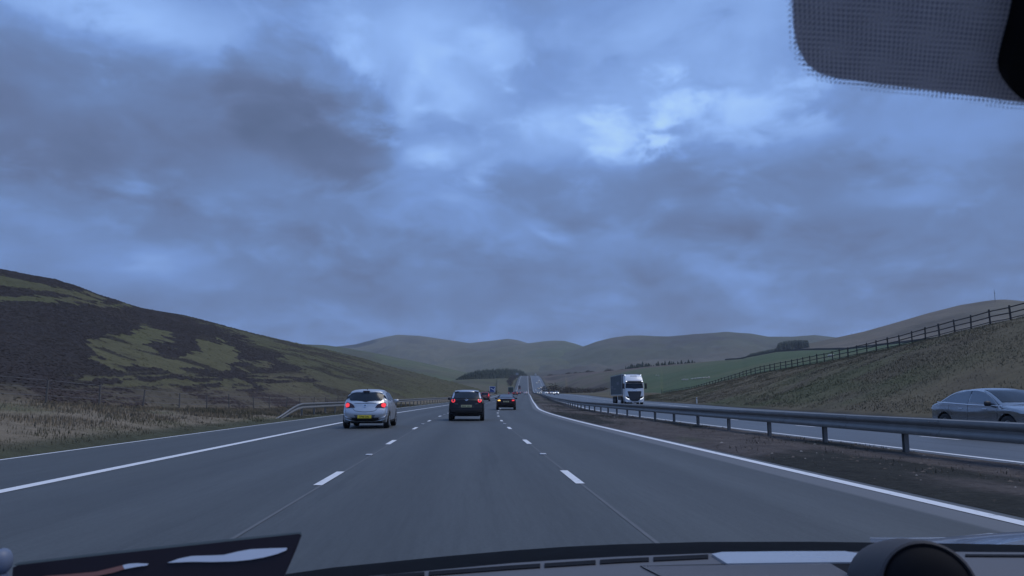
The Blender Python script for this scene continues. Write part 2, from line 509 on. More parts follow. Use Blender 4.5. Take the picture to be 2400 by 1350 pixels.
# ------------------------------------------------------------------ the road's line and profile
HX = .0755
_t = np.arange(-200, 4200, 1.0)
def _Bf(y):
    k = HX / (84 - 28)
    s = np.where(y < 28, 0, np.where(y < 84, .5 * k * (y - 28) ** 2, .5 * k * 56 ** 2 + HX * (y - 84)))
    return 9.0 + s
def _smooth(a, n):
    k = np.hanning(n); k /= k.sum()
    return np.convolve(np.pad(a, n // 2, mode='edge'), k, 'valid')[:len(a)]
_Eraw = np.interp(_t, [-200, 72, 97, 150, 200, 255, 380, 560, 760, 900, 1100, 1413, 1560, 1900, 4200],
                  [0, 0, .12, .32, .75, 1.4, 2.3, 3.1, 7, 15, 27, 39.6, 40.0, 28, 0])
_E = np.where(_t < 60, 0, np.where(_t < 300, _smooth(_Eraw, 31), _smooth(_Eraw, 151)))
_E = _smooth(_E, 15); _E[_t < 50] = 0
def B(y): return _Bf(np.asarray(y, float))
def E(y): return np.interp(y, _t, _E)
def tilt(o, y): return .012 * np.clip(np.asarray(o, float) - 1.2, 0, 16) * np.clip((np.asarray(y, float) - 30) / 60, 0, 1)
def RP(o, y, dz=0.0):
    return Vector((float(B(y)) + o, y, float(E(y)) + float(tilt(o, y)) + dz))
def heading(y): return -math.atan(float(B(y + .5) - B(y - .5)))
YS = np.unique(np.concatenate([np.arange(-60, 120, 1.5), np.arange(120, 400, 5), np.arange(400, 1700, 15)]))
def strip(name, o0, o1, mat, ys, no=2, dz=0.0, zf=None, cover=None):
    os_ = np.linspace(o0, o1, no)
    Y, O = np.meshgrid(ys, os_, indexing='ij')
    X = B(Y) + O
    Z = E(Y) + tilt(O, Y) + dz
    if zf is not None: Z = Z + zf(O, Y)
    V = np.stack([X.ravel(), Y.ravel(), Z.ravel()], 1)
    uv = np.stack([O.ravel(), Y.ravel()], 1)
    cv = cover(O.ravel(), Y.ravel()) if cover else None
    return np_mesh(name, V, gridfaces(len(ys), no), mat, True, cv, uv)

road = tag(link('road', strip('road', -18.05, -3.45, M['asphalt'], YS, 12)), kind='structure')
opp = tag(link('opposite_road', strip('opposite_road', .75, 15.4, M['asphalt_far'], YS, 12)), kind='structure')

def soil_cover(o, y):
    c = np.tile(np.array([.085, .073, .068]), (len(o), 1))
    c = mixc(c, (.115, .105, .095), sstep(.52, .72, fbm(o * .8, y * .25, 3)) * .8)
    c = mixc(c, (.030, .030, .026), sstep(.52, .66, fbm(o * .6, y * .16, 9)))
    c = mixc(c, (.060, .066, .036), sstep(.58, .7, fbm(o * .4, y * .1, 19)) * .7)
    return c
def soil_z(o, y):
    e = np.clip((o + 3.45) / .5, 0, 1) * np.clip((.75 - o) / .5, 0, 1)
    return e * (.05 + .07 * (fbm(o * 1.3, y * 1.1, 5, 4) - .35))
YM = np.unique(np.concatenate([np.arange(-20, 70, .22), np.arange(70, 140, 1.0), YS[YS > 140]]))
median = tag(link('central_reservation', strip('central_reservation', -3.46, .76, M['soil'], YM, 30, .004, soil_z, soil_cover)), kind='structure')

# painted lines and joints, children of their road
def line(name, parent, o, wd, y0, y1, mat, dz=.006, step=None):
    ys = np.unique(np.concatenate([YS[(YS > y0) & (YS < y1)], [y0, y1]]))
    return link(name, strip(name, o - wd / 2, o + wd / 2, mat, ys, 2, dz), parent)
line('edge_line', road, -14.95, .21, -20, 1600, M['road_paint'])
line('edge_line', road, -3.72, .19, -20, 1600, M['road_paint'])
line('shoulder_line', road, -17.92, .09, -20, 700, M['road_paint'])
line('edge_line', opp, 1.12, .17, -20, 1600, M['road_paint'])
line('edge_line', opp, 11.9, .2, -20, 1600, M['road_paint'])
for o in (-11.02, -7.46):
    line('joint_seam', road, o + .02, .04, -5, 120, M['seam'], .0035)
def dash(parent, o, y, ln=1.9, wd=.125):
    mb = MB(); rows = []
    for k in range(4):
        yy = y + ln * k / 3
        rows.append([RP(o - wd / 2, yy, .0075), RP(o + wd / 2, yy, .0075)])
    mb.grid(rows)
    mb.build('lane_marking', M['road_paint'], parent)
for k in range(-1, 26):
    for o in (-11.05, -7.45):
        dash(road, o, 10.8 + 9 * k)
for k in range(-1, 26):
    for o in (4.7, 8.3):
        dash(opp, o, 12.0 + 9 * k)
st = MB().bbox((0, 0, .012), (.13, .16, .024), .008).mesh('road_stud', M['stud'])
for k in range(0, 9):
    for o in (-11.05, -7.45):
        y = 16.2 + 18 * k
        q = link('road_stud', st, road, RP(o, y, .003), heading(y))
# ------------------------------------------------------------------ terrain helpers
def root_y(u, o, hi=3500.0):
    """distance ahead at which the line of sight with lateral slope u meets road offset o"""
    u = np.asarray(u, float)
    a, b = np.full(u.shape, 1.5), np.full(u.shape, hi)
    ga = B(a) + o - u * a
    for _ in range(50):
        mid = .5 * (a + b)
        gm = B(mid) + o - u * mid
        same = np.sign(gm) == np.sign(ga)
        a = np.where(same, mid, a); b = np.where(same, b, mid)
    return .5 * (a + b)
def sil(points):
    q = [px_us(*p) for p in points]
    q.sort()
    us = np.array([a for a, _ in q]); ss = np.array([b for _, b in q])
    return us, ss
def rise_left(y): return np.interp(y, [-60, 10, 23, 30, 43, 60, 90, 2000], [1.3, 1.3, 1.2, 1.05, .55, .25, .2, .3])
def verge_left(o, y):
    d = np.clip((-18.0 - np.asarray(o)) / 8.0, 0, 1)
    return E(y) - .02 + rise_left(y) * d ** .8
def bank_top(y): return np.interp(y, [-60, 30, 50, 66, 85, 104, 136, 165, 188, 235, 300, 2000], [8.9, 8.9, 8.3, 7.7, 6.7, 6.0, 5.3, 3.7, 2.6, 1.5, 2.2, 3])
def verge_right(o, y):
    o = np.asarray(o, float)
    d = np.clip((o - 16.6) / 20.4, 0, 1)
    z0 = E(y) + tilt(15.4, y) - .02
    top = np.where(np.asarray(y) > 235, E(y) + 1.0, bank_top(y))
    return z0 + (top - z0) * (.75 * d + .25 * sstep(0, 1, d))

# ---- left hillside
LS_u, LS_s = sil([(-2600, 470), (-1200, 520), (-600, 560), (-250, 598), (0, 637), (130, 660), (250, 698), (330, 722), (430, 740), (520, 762), (600, 783),
                  (700, 805), (760, 818), (850, 840), (900, 855), (1000, 880), (1060, 895), (1100, 907), (1135, 917), (1160, 923)])
def left_R(u): return np.interp(u, [-2.5, -1.0, -.611, -.42, -.3, -.1, 0, .02, .04], [150, 230, 280, 310, 330, 380, 400, 430, 470])
def left_h(u, y):
    u = np.asarray(u, float); y = np.asarray(y, float)
    z0, z1 = root_y(u, -18.0), root_y(u, -26.0)
    Rr = np.maximum(left_R(u), z1 * 1.06)
    hR = CAMH + np.interp(u, LS_u, LS_s) * Rr
    e1 = verge_left(-26.0, z1)
    t = np.clip((y - z1) / (Rr - z1), 0, 1)
    prof = t ** .92
    x = u * y
    # the terrace under the upper slope
    terr = np.exp(-((t - .80) / .05) ** 2) * sstep(-.40, -.55, u)
    lump = (fbm(x * .03, y * .03, 31, 5) - .5) * 3.2 + (fbm(x * .12, y * .12, 37, 4) - .5) * 1.1
    hill = e1 + (hR - e1) * prof + terr * 1.2 + lump * np.sin(np.pi * np.clip(t, 0, 1)) ** .8 * np.clip((Rr - z1) / 120, 0, 1)
    o = x - B(y)
    out = np.where(y < z1, verge_left(o, y), hill)
    over = np.clip(y - Rr, 0, None)
    return out - .0004 * over ** 2 - .05 * over, t, z0, z1, Rr
NU, NT_ = 460, 250
ug = np.concatenate([np.linspace(-2.4, -.66, 30)[:-1], np.linspace(-.66, .036, NU)])
rows_t = np.concatenate([np.linspace(0, 1, 22)[:-1], 1 + (np.linspace(0, 1, NT_) ** 1.25), np.linspace(2, 2.5, 12)[1:]])
U, TT = np.meshgrid(ug, rows_t)
z0, z1 = root_y(U, -18.0), root_y(U, -26.0)
RR = np.maximum(left_R(U), z1 * 1.06)
YY = np.where(TT <= 1, z0 + (z1 - z0) * TT, np.where(TT <= 2, z1 + (RR - z1) * (TT - 1), RR + (TT - 2) * RR * .9))
H, tt, _, _, _ = left_h(U.ravel(), YY.ravel())
X = (U * YY).ravel(); Yf = YY.ravel(); uf = U.ravel()
def ell(u, t, cu, ct, ru, rt, rot=0):
    a, b = (u - cu) / ru, (t - ct) / rt
    c, s = math.cos(rot), math.sin(rot)
    return np.sqrt((a * c + b * s) ** 2 + (b * c - a * s) ** 2)
def poly_in(pu, ps, pts):
    q = [px_us(*p) for p in pts]; r_ = np.zeros(len(pu), bool); k = len(q) - 1
    for i in range(len(q)):
        (a, b), (c, d) = q[i], q[k]
        if b != d:
            r_ ^= ((b > ps) != (d > ps)) & (pu < (c - a) * (ps - b) / (d - b) + a)
        k = i
    return r_.astype(float)
GREEN = [[(205, 812), (222, 800), (262, 786), (300, 783), (338, 768), (376, 772), (384, 790), (400, 800), (395, 812), (350, 800), (338, 808), (362, 822), (392, 834), (420, 838), (440, 830),
          (470, 826), (462, 812), (480, 795), (505, 803), (535, 820), (560, 836), (556, 848), (545, 866), (520, 874), (470, 866), (430, 872), (385, 880), (360, 868), (300, 858), (255, 850), (240, 838), (212, 832)],
         [(358, 908), (380, 897), (430, 890), (468, 896), (470, 906), (420, 914)], [(186, 906), (192, 896), (222, 894), (226, 904)], [(560, 862), (630, 852), (632, 868), (570, 872)],
         [(600, 912), (700, 900), (790, 912), (820, 932), (700, 930)], [(480, 912), (560, 905), (600, 918), (520, 924)]]
UPPER = [[(-500, 560), (-200, 600), (0, 648), (110, 668), (190, 684), (250, 703), (230, 706), (120, 688), (0, 666), (-200, 630), (-500, 590)],
         [(-500, 662), (-100, 688), (0, 694), (120, 698), (230, 707), (310, 716), (310, 721), (200, 713), (80, 706), (0, 704), (-500, 680)]]
RIGHT = [[(395, 722), (440, 742), (530, 772), (600, 812), (660, 850), (720, 880), (752, 905), (770, 940), (900, 960), (1300, 960), (1300, 860), (700, 780), (430, 725)]]
def left_cover(x, y, u, t):
    big = fbm(x * .012, y * .012, 41, 5); mid = fbm(x * .05, y * .05, 43, 5); fine = fbm(x * .22, y * .22, 47, 4)
    s_ = (left_h(u, y)[0] - CAMH) / y
    du = (mid - .5) * .030 + (fine - .5) * .040; ds = (fbm(x * .05, y * .05, 143, 5) - .5) * .022 + (fbm(x * .22, y * .22, 147, 4) - .5) * .024
    h = np.full(len(x), .97)
    for pg in GREEN[:1]: h -= .97 * poly_in(u + du, s_ + ds, pg)
    for pg in GREEN[1:]: h -= .80 * poly_in(u + du, s_ + ds, pg)
    speck = sstep(.55, .60, .5 * mid + .5 * fine)
    h = np.clip(h, 0, 1)
    h = np.maximum(h, speck * .8 * (h < .3))
    low = sstep(px_us(400, 905)[1], px_us(400, 925)[1], s_ + (mid - .5) * .03 + (u + .35) * .03)
    h = h * (1 - low * (1 - sstep(.50, .60, fine)) * .92)
    stk = fbm(u * 42, s_ * 420, 149, 4)
    zone = sstep(px_us(400, 866)[1], px_us(400, 882)[1], s_) * sstep(px_us(120, 900)[0], px_us(260, 900)[0], u)
    h = h * (1 - zone * sstep(.50, .58, stk) * .85)
    for pg in UPPER: h *= 1 - .85 * poly_in(u + du * .4, s_ + ds * .35, pg)
    rt_ = poly_in(u + du * .8, s_ + ds * .6, RIGHT[0])
    spk2 = sstep(.50, .58, .55 * mid + .45 * fine) * sstep(.03, -.20, u)
    h = h * (1 - rt_) + rt_ * (.08 + .62 * spk2)
    h = np.clip(h + .12 * (fine - .5), 0, 1)
    grass = np.tile(np.array([.092, .094, .044]), (len(x), 1))
    grass = mixc(grass, (.112, .094, .062), sstep(.42, .62, big) * .6)
    grass = mixc(grass, (.070, .074, .038), sstep(.5, .7, mid) * .5)
    grass = mixc(grass, (.092, .096, .044), poly_in(u, s_, [(150, 740), (620, 740), (620, 905), (150, 905)]) * .35)
    grass = mixc(grass, (.088, .074, .058), low * .8)
    grass = mixc(grass, (.082, .080, .046), rt_ * .6)
    heath = np.tile(np.array([.036, .031, .031]), (len(x), 1))
    heath = mixc(heath, (.052, .042, .040), sstep(.5, .75, mid) * .5)
    heath = mixc(heath, (.060, .046, .042), low * .7)
    return grass * (1 - h[:, None]) + heath * h[:, None], h
cov, hm = left_cover(X, Yf, uf, tt)
# the verge itself: long dry grass, greener by the kerb
ov = X - B(Yf)
vm_ = sstep(-27.0, -25.0, ov)
dry = np.tile(np.array([.175, .144, .102]), (len(X), 1))
dry = mixc(dry, (.085, .090, .042), sstep(.5, .72, fbm(X * .35, Yf * .2, 51)) * .7)
dry = mixc(dry, (.062, .064, .040), sstep(-19.3, -18.5, ov))
cov = cov * (1 - vm_[:, None]) + dry * vm_[:, None]
V = np.stack([X, Yf, H], 1)
tag(link('hillside', np_mesh('hillside', V, gridfaces(len(rows_t), len(ug)), M['hill'], True, cov)), kind='structure')

# ---- generic far ridge: rises from base*R to its skyline and falls away behind
def ridge(name, pts, Rtab, base, mat, cover, nu=260, nt=60, rough=0.0, u0=None, u1=None, back=.35, basez=None, pw=.9, sc=.004):
    us, ss = sil(pts)
    u = np.linspace(us[0] if u0 is None else u0, us[-1] if u1 is None else u1, nu)
    t = np.concatenate([np.linspace(0, 1, nt), 1 + np.linspace(0, 1, 14)[1:]])
    U, Tt = np.meshgrid(u, t)
    Rr = np.interp(U, [a for a, _ in Rtab], [b for _, b in Rtab])
    bz = Rr * base if not callable(base) else base(U, Rr)
    Y = np.where(Tt <= 1, bz + (Rr - bz) * Tt, Rr * (1 + back * (Tt - 1)))
    hR = CAMH + np.interp(U, us, ss) * Rr
    h0 = np.zeros_like(U) if basez is None else basez(U, bz)
    tc = np.clip(Tt, 0, 1)
    Xx = U * Y
    Z = h0 + (hR - h0) * tc ** pw
    Z = Z + (fbm(Xx * sc, Y * sc, 61, 5) - .5) * rough * np.sin(np.pi * tc) ** .7
    ov = np.clip(Tt - 1, 0, None)
    Z = Z - (hR + 10) * .5 * ov ** 2
    V = np.stack([Xx.ravel(), Y.ravel(), Z.ravel()], 1)
    c = cover(Xx.ravel(), Y.ravel(), U.ravel(), Tt.ravel())
    o = link(name, np_mesh(name, V, gridfaces(len(t), nu), mat, True, c))
    tag(o, kind='structure')
    def height(u_, y_):
        Rr = np.interp(u_, [a for a, _ in Rtab], [b for _, b in Rtab])
        bz = Rr * base if not callable(base) else base(np.asarray(u_, float), Rr)
        hR = CAMH + np.interp(u_, us, ss) * Rr
        h0 = 0 if basez is None else basez(np.asarray(u_, float), bz)
        tc = np.clip((y_ - bz) / (Rr - bz), 0, 1)
        z = h0 + (hR - h0) * tc ** pw
        return z + (fbm(u_ * y_ * sc, y_ * sc, 61, 5) - .5) * rough * np.sin(np.pi * tc) ** .7
    return height
def moor(base, patch, dark, s=.0015, seed=70):
    def f(x, y, u, t):
        c = np.tile(np.array(base), (len(x), 1))
        c = mixc(c, patch, sstep(.45, .62, fbm(x * s, y * s, seed, 5)))
        c = mixc(c, dark, sstep(.55, .72, fbm(x * s * 2.3, y * s * 1.2, seed + 9, 5)) * .7)
        return c
    return f
def moorA(x, y, u, t):
    c = moor((.112, .106, .064), (.088, .102, .050), (.062, .056, .040))(x, y, u, t)
    w_ = 1 - sstep(.7, 1.05, ell(u, t, (840 - 1100) / 1800, .94, .030, .07) + (fbm(x * .01, y * .01, 5) - .5) * .8)
    return mixc(c, (.022, .028, .022), w_)
ridge('far_hill', [(500, 840), (700, 828), (790, 812), (833, 807), (887, 793), (930, 784.5), (983, 787), (1017, 792), (1100, 804), (1157, 798), (1190, 794), (1213, 797), (1243, 806), (1300, 820), (1400, 840)],
      [(-1, 4300), (1, 4300)], .62, M['far'], moorA, rough=110, back=.1, sc=.005)
ridge('far_hill', [(900, 872), (940, 860), (1000, 846), (1060, 834), (1120, 823), (1180, 812.5), (1243, 804), (1273, 800), (1300, 798), (1323, 799), (1350, 806), (1380, 817), (1440, 832), (1520, 850), (1600, 866)],
      [(-1, 3500), (1, 3500)], .6, M['far'], moor((.110, .108, .062), (.084, .100, .048), (.07, .062, .042)), rough=70, sc=.006)
ridge('far_hill', [(1200, 860), (1290, 838), (1340, 822), (1367, 812), (1400, 800), (1433, 792), (1467, 787), (1500, 786), (1564, 789), (1624, 784), (1702, 778), (1762, 782), (1800, 789), (1860, 789), (1909, 785), (1961, 791), (2050, 800), (2200, 800), (2600, 790)],
      [(-1, 3000), (1, 3000)], .6, M['far'], moor((.104, .094, .066), (.082, .086, .048), (.056, .048, .040), seed=77), rough=90, sc=.005)
ridge('moor_slope', [(500, 790), (640, 800), (700, 806.5), (760, 808.5), (800, 814), (860, 824), (930, 838), (1000, 852), (1070, 868), (1130, 880), (1200, 892)],
      [(-1, 1700), (0, 1750), (.2, 1900)], .55, M['far'], moor((.100, .104, .056), (.082, .098, .046), (.07, .065, .045), .004, 83), rough=14, sc=.006)
# valley floor in front of the far hills
def far_field(x, y, u, t):
    c = moor((.090, .092, .052), (.105, .098, .066), (.06, .055, .04), .006, 91)(x, y, u, t)
    return c
def lf_base(u, Rr):
    z = root_y(u, -18.2)
    z = np.where(u < .036, np.maximum(z, np.interp(u, [-.05, 0, .036], [430, 450, 520])), z)
    return np.minimum(z, Rr * .93)
LF = ridge('meadow', [(1020, 903), (1060, 892), (1070, 890), (1120, 887.5), (1170, 886.5), (1212, 885.5), (1222, 884.5), (1236, 884.5)],
      [(-1, 900), (-.03, 900), (.0, 950), (.05, 1150), (.066, 1400), (.075, 1430)], lf_base, M['field'], far_field, nu=120, nt=60, u0=-.045, u1=.0672,
      basez=lambda u, b: E(b) - .3, pw=1.15, back=.15, rough=0)

# ---- right: bank, fence line, pasture
RS = [(1262, 883.5), (1275, 882), (1289, 880.5), (1347, 875), (1435, 869), (1522, 859), (1639, 849), (1741, 841), (1749, 838), (1819, 825), (1880, 821), (1987, 819),
      (2150, 800), (2400, 770), (2800, 740), (3600, 700), (5200, 650)]
RS_u, RS_s = sil(RS)
def right_R(u): return np.interp(u, [.08, .09, .105, .2, .3, .4, .5, .7, 1.0, 2.5], [1413, 1405, 1330, 900, 640, 520, 430, 330, 260, 160])
def right_parts(u):
    u = np.asarray(u, float)
    Rr = right_R(u)
    z0 = np.minimum(root_y(u, 15.4), Rr * .96)
    zf = root_y(u, 37.0)
    zf = np.where(zf > z0 + (Rr - z0) * .5, z0 + (Rr - z0) * .3, zf)
    return z0, zf, Rr
def right_h(u, y):
    u = np.asarray(u, float); y = np.asarray(y, float)
    z0, zf, Rr = right_parts(u)
    x = u * y
    hf = verge_right(np.minimum(u * zf - B(zf), 37.0), zf)
    hR = CAMH + np.interp(u, RS_u, RS_s) * Rr
    hR = np.maximum(hR, hf + .2)
    t = np.clip((y - zf) / (Rr - zf), 0, 1)
    hill = hf + (hR - hf) * t ** 1.1
    hill = hill + (fbm(x * .03, y * .03, 33, 4) - .5) * 1.2 * np.sin(np.pi * t) ** .8
    bank = verge_right(np.minimum(x - B(y), 37.0), y) + (fbm(x * .3, y * .3, 35, 4) - .5) * .35 * sstep(16.5, 19, x - B(y)) * sstep(0, .25, (zf - y) / zf)
    over = np.clip(y - Rr, 0, None)
    return np.where(y < zf, bank, hill) - .0005 * over ** 2 - .04 * over, t
ur = np.concatenate([np.linspace(.0905, .30, 150)[:-1], np.linspace(.30, .78, 200), np.linspace(.78, 2.6, 50)[1:]])
rt = np.concatenate([np.linspace(0, 1, 120)[:-1], 1 + np.linspace(0, 1, 90), 2 + np.linspace(0, 1, 12)[1:]])
U, TT = np.meshgrid(ur, rt)
z0, zf, RR = right_parts(U)
YY = np.where(TT <= 1, z0 + (zf - z0) * TT, np.where(TT <= 2, zf + (RR - zf) * (TT - 1), RR * (1 + .5 * (TT - 2))))
H, tt = right_h(U.ravel(), YY.ravel())
X = (U * YY).ravel(); Yf = YY.ravel(); uf = U.ravel(); ov = X - B(Yf)
def bank_cover(x, y):
    c = np.tile(np.array([.118, .100, .064]), (len(x), 1))
    g = fbm(x * .07, y * .05, 101, 5)
    c = mixc(c, (.068, .080, .040), sstep(.45, .68, g) * .7)
    c = mixc(c, (.095, .080, .056), sstep(.5, .7, fbm(x * .2, y * .2, 103, 4)) * .7)
    return c
cov = bank_cover(X, Yf)
cov = mixc(cov, (.045, .042, .034), sstep(17.3, 16.2, ov + (fbm(X, Yf * .4, 7) - .5)) )
green = np.tile(np.array([.070, .098, .050]), (len(X), 1))
green = mixc(green, (.088, .104, .056), sstep(.45, .65, fbm(X * .02, Yf * .01, 107)))
rough_ = np.tile(np.array([.115, .096, .074]), (len(X), 1))
rough_ = mixc(rough_, (.060, .050, .042), sstep(.46, .60, fbm(X * .012, Yf * .006, 109)))
rough_ = mixc(rough_, (.085, .088, .050), sstep(.5, .66, fbm(X * .02, Yf * .012, 113)) * .8)
isgreen = sstep(.17, .215, uf + (fbm(X * .02, Yf * .02, 115) - .5) * .04 - .10 * np.clip(tt - .62, 0, 1) )
fld = green * isgreen[:, None] + rough_ * (1 - isgreen[:, None])
fld = mixc(fld, (.125, .090, .072), sstep(.84, .93, tt) * sstep(.34, .26, uf) * .8)
bey = sstep(0, .04, tt)[:, None] if False else (TT.ravel() > 1.0)[:, None] * 1.0
cov = cov * (1 - bey) + fld * bey
V = np.stack([X, Yf, H], 1)
tag(link('pasture', np_mesh('pasture', V, gridfaces(len(rt), len(ur)), M['field'], True, cov)), kind='structure')

def mast_cover(x, y, u, t):
    c = moor((.150, .128, .098), (.125, .112, .082), (.09, .08, .062), .006, 121)(x, y, u, t)
    return c
MH = ridge('mast_hill', [(1720, 842), (1780, 834), (1819, 823), (1860, 813), (1900, 804), (1961, 791), (2025, 777), (2100, 756), (2175, 734), (2250, 715), (2306, 706), (2332, 702.5), (2362, 702), (2400, 706), (2550, 728), (2800, 760), (3300, 800), (4200, 840)],
      [(0, 1150), (.40, 1100), (.75, 900), (2, 700)], .5, M['far'], mast_cover, nu=260, nt=50, rough=5, sc=.01, pw=.95)

# one sheet under everything, out to the horizon
gm, T = new_mat('valley_grass')
nz = T.noise(T.n('ShaderNodeTexCoord').outputs['Object'], .004, 6, .6)
princ(T, **{'Base Color': T.mix(nz, (.075, .078, .045), (.11, .10, .066)), 'Roughness': .95})
mb = MB(); n = 48; mb.v = [(0, 0, -6)] + [(4950 * math.cos(2 * math.pi * i / n), 4950 * math.sin(2 * math.pi * i / n), -6) for i in range(n)]
mb.f = [(0, 1 + i, 1 + (i + 1) % n) for i in range(n)]
tag(mb.build('ground', gm), kind='structure')


# ------------------------------------------------------------------ vehicles
def catmull(pts, k=5):
    pts = [np.array(p, float) for p in pts]
    out = []
    for i in range(len(pts) - 1):
        p0 = pts[max(i - 1, 0)]; p1 = pts[i]; p2 = pts[i + 1]; p3 = pts[min(i + 2, len(pts) - 1)]
        for j in range(k):
            t = j / k
            out.append(.5 * (2 * p1 + (p2 - p0) * t + (2 * p0 - 5 * p1 + 4 * p2 - p3) * t * t + (3 * p1 - p0 - 3 * p2 + p3) * t ** 3))
    out.append(pts[-1])
    return np.array(out)

class Shape:
    """a vehicle shell: a closed side outline swept across the width with rounded edges, bowed ends and tumblehome"""
    def __init__(s, top, half, Ln, axles, wr, sill=.2, belt=.95, roofz=1.48, roofk=.72, crown=.09, bow=.10, plan=.10, arch=.05, low=.9):
        s.top = catmull(top, 5)
        s.half, s.Ln, s.belt, s.roofz, s.roofk = half, Ln, belt, roofz, roofk
        s.crown, s.bow, s.plan, s.low = crown, bow, plan, low
        bot = []
        y0, z0 = s.top[-1]; y1, z1 = s.top[0]
        ar = wr + arch
        for ax in sorted(axles, reverse=True):
            th = math.asin(max(-1, min(1, (sill - wr) / ar)))
            for k in range(13):
                a = th + (math.pi - 2 * th) * k / 12
                bot.append((ax + ar * math.cos(a), wr + ar * math.sin(a)))
        s.bot = np.array(bot)
        s.loop = np.concatenate([s.top, s.bot])
        n = len(s.loop)
        d = np.roll(s.loop, -1, 0) - np.roll(s.loop, 1, 0)
        nn = np.stack([d[:, 1], -d[:, 0]], 1)          # inward for this winding (up the rear, forward over the roof)
        nn /= np.linalg.norm(nn, axis=1)[:, None] + 1e-9
        s.nrm = nn
        s.isbot = np.arange(n) >= len(s.top)
        # rear and front silhouettes, for fitting glass and lamps
        iz = int(np.argmax(s.top[:, 1]))
        s.rear = s.top[:iz + 1]; s.front = s.top[iz:][::-1]
    def W(s, y, z):
        w_ = np.interp(z, [.1, .3, .55, .8, s.belt, s.roofz], [s.low, .97, 1, .985, .95, s.roofk])
        e = np.clip((abs(y) - (s.Ln / 2 - .8)) / .8, 0, 1)
        return s.half * w_ * (1 - s.plan * e * e)
    def inset(s, i, q):
        y, z = s.loop[i]
        if s.isbot[i]: return .015 * q ** 4
        nz_ = abs(s.nrm[i][0])
        return s.crown * (1 - (1 - min(q, 1) ** 4) ** .25) + s.bow * nz_ * q * q + .02 * q * q
    def shell(s):
        mb = MB(); n = len(s.loop)
        qs = [-1, -.985, -.95, -.88, -.75, -.5, -.2, .2, .5, .75, .88, .95, .985, 1]
        rows = []
        for i in range(n):
            y, z = s.loop[i]; w_ = s.W(y, z)
            r_ = []
            for q in qs:
                d = s.inset(i, abs(q))
                r_.append((w_ * q, y + s.nrm[i][0] * d, z + s.nrm[i][1] * d))
            rows.append(r_)
        rows.append(rows[0])
        mb.grid(rows)
        ya, yb = -s.Ln / 2 + .35, s.Ln / 2 - .35
        for sg in (-1, 1):
            rr = []
            for i in range(n):
                y, z = s.loop[i]; d = s.inset(i, 1.0)
                p = np.array([y + s.nrm[i][0] * d, z + s.nrm[i][1] * d])
                c = np.array([min(max(p[0], ya), yb), .74])
                row = []
                for k in (0, .12, .3, .55, .8, 1):
                    p2 = p + (c - p) * k
                    w_ = s.W(y, z) if k == 0 else s.W(p2[0], p2[1])
                    row.append((sg * w_, p2[0], p2[1]))
                rr.append(row)
            rr.append(rr[0])
            mb.grid(rr)
        return mb
    def end_y(s, x, z, prof, sgn):
        zz = prof[:, 1]
        k = int(np.argmax(zz)); 
        y = float(np.interp(z, zz[:k + 1], prof[:k + 1, 0]))
        dzs = .03
        dy = float(np.interp(z + dzs, zz[:k + 1], prof[:k + 1, 0]) - np.interp(z - dzs, zz[:k + 1], prof[:k + 1, 0]))
        ny = max(.35, 2 * dzs / math.hypot(2 * dzs, dy))
        q = min(abs(x) / s.W(y, z), 1)
        ins = s.crown * (1 - (1 - q ** 4) ** .25) + s.bow * ny * q * q + .02 * q * q
        return y + sgn * ins / ny, ny
    def rearf(s, x, z, off):
        y, ny = s.end_y(x, z, s.rear, 1)
        return (x, y - off / ny, z)
    def frontf(s, x, z, off):
        y, ny = s.end_y(x, z, s.front, -1)
        return (x, y + off / ny, z)
    def sidef(s, sg):
        return lambda y, z, off: (sg * (s.W(y, z) + off), y, z)
def mono(prof):
    z = np.maximum.accumulate(prof[:, 1] + np.arange(len(prof)) * 1e-6)
    return np.stack([prof[:, 0], z], 1)
def patch(poly, fn, off=.008, n=9, m=9, mb=None):
    """a thin raised panel following a surface: scan lines across a polygon given in the panel's own plane"""
    mb = mb or MB()
    P_ = np.array(poly, float)
    lo, hi = P_[:, 1].min(), P_[:, 1].max()
    rows = []
    for i in range(n):
        b = lo + (hi - lo) * (i + .0) / (n - 1)
        b = min(max(b, lo + 1e-5), hi - 1e-5)
        xs = []
        for k in range(len(P_)):
            p, q = P_[k], P_[(k + 1) % len(P_)]
            if (p[1] - b) * (q[1] - b) <= 0 and p[1] != q[1]:
                xs.append(p[0] + (q[0] - p[0]) * (b - p[1]) / (q[1] - p[1]))
        if not xs: continue
        rows.append([(min(xs) + (max(xs) - min(xs)) * j / (m - 1), b) for j in range(m)])
    k = len(mb.v)
    mb.grid([[fn(a, b, off) for a, b in r_] for r_ in rows])
    nr = len(rows)
    ring = [(0, j) for j in range(m)] + [(i, m - 1) for i in range(1, nr)] + [(nr - 1, j) for j in range(m - 2, -1, -1)] + [(i, 0) for i in range(nr - 2, 0, -1)]
    kk = len(mb.v)
    for (i, j) in ring: mb.v.append(tuple(fn(*rows[i][j], -.02)))
    for a in range(len(ring)):
        b_ = (a + 1) % len(ring)
        i0 = k + ring[a][0] * m + ring[a][1]; i1 = k + ring[b_][0] * m + ring[b_][1]
        mb.f.append((i0, i1, kk + b_, kk + a))
    return mb
def mirx(poly): return [(-a, b) for a, b in poly]
def ringpoly(cx, cz, r_, n=14): return [(cx + r_ * math.cos(2 * math.pi * k / n), cz + r_ * math.sin(2 * math.pi * k / n)) for k in range(n)]
def ring_mb(cx, cz, r0, r1, fn, off, n=20, a0=0, a1=360):
    mb = MB(); rows = []
    for k in range(n + 1):
        a = R(a0 + (a1 - a0) * k / n)
        rows.append([fn(cx + r_ * math.cos(a), cz + r_ * math.sin(a), o_) for r_, o_ in ((r1, 0), (r1, off), (r0, off), (r0, 0))])
    return mb.grid(rows)
WHEELS = {}
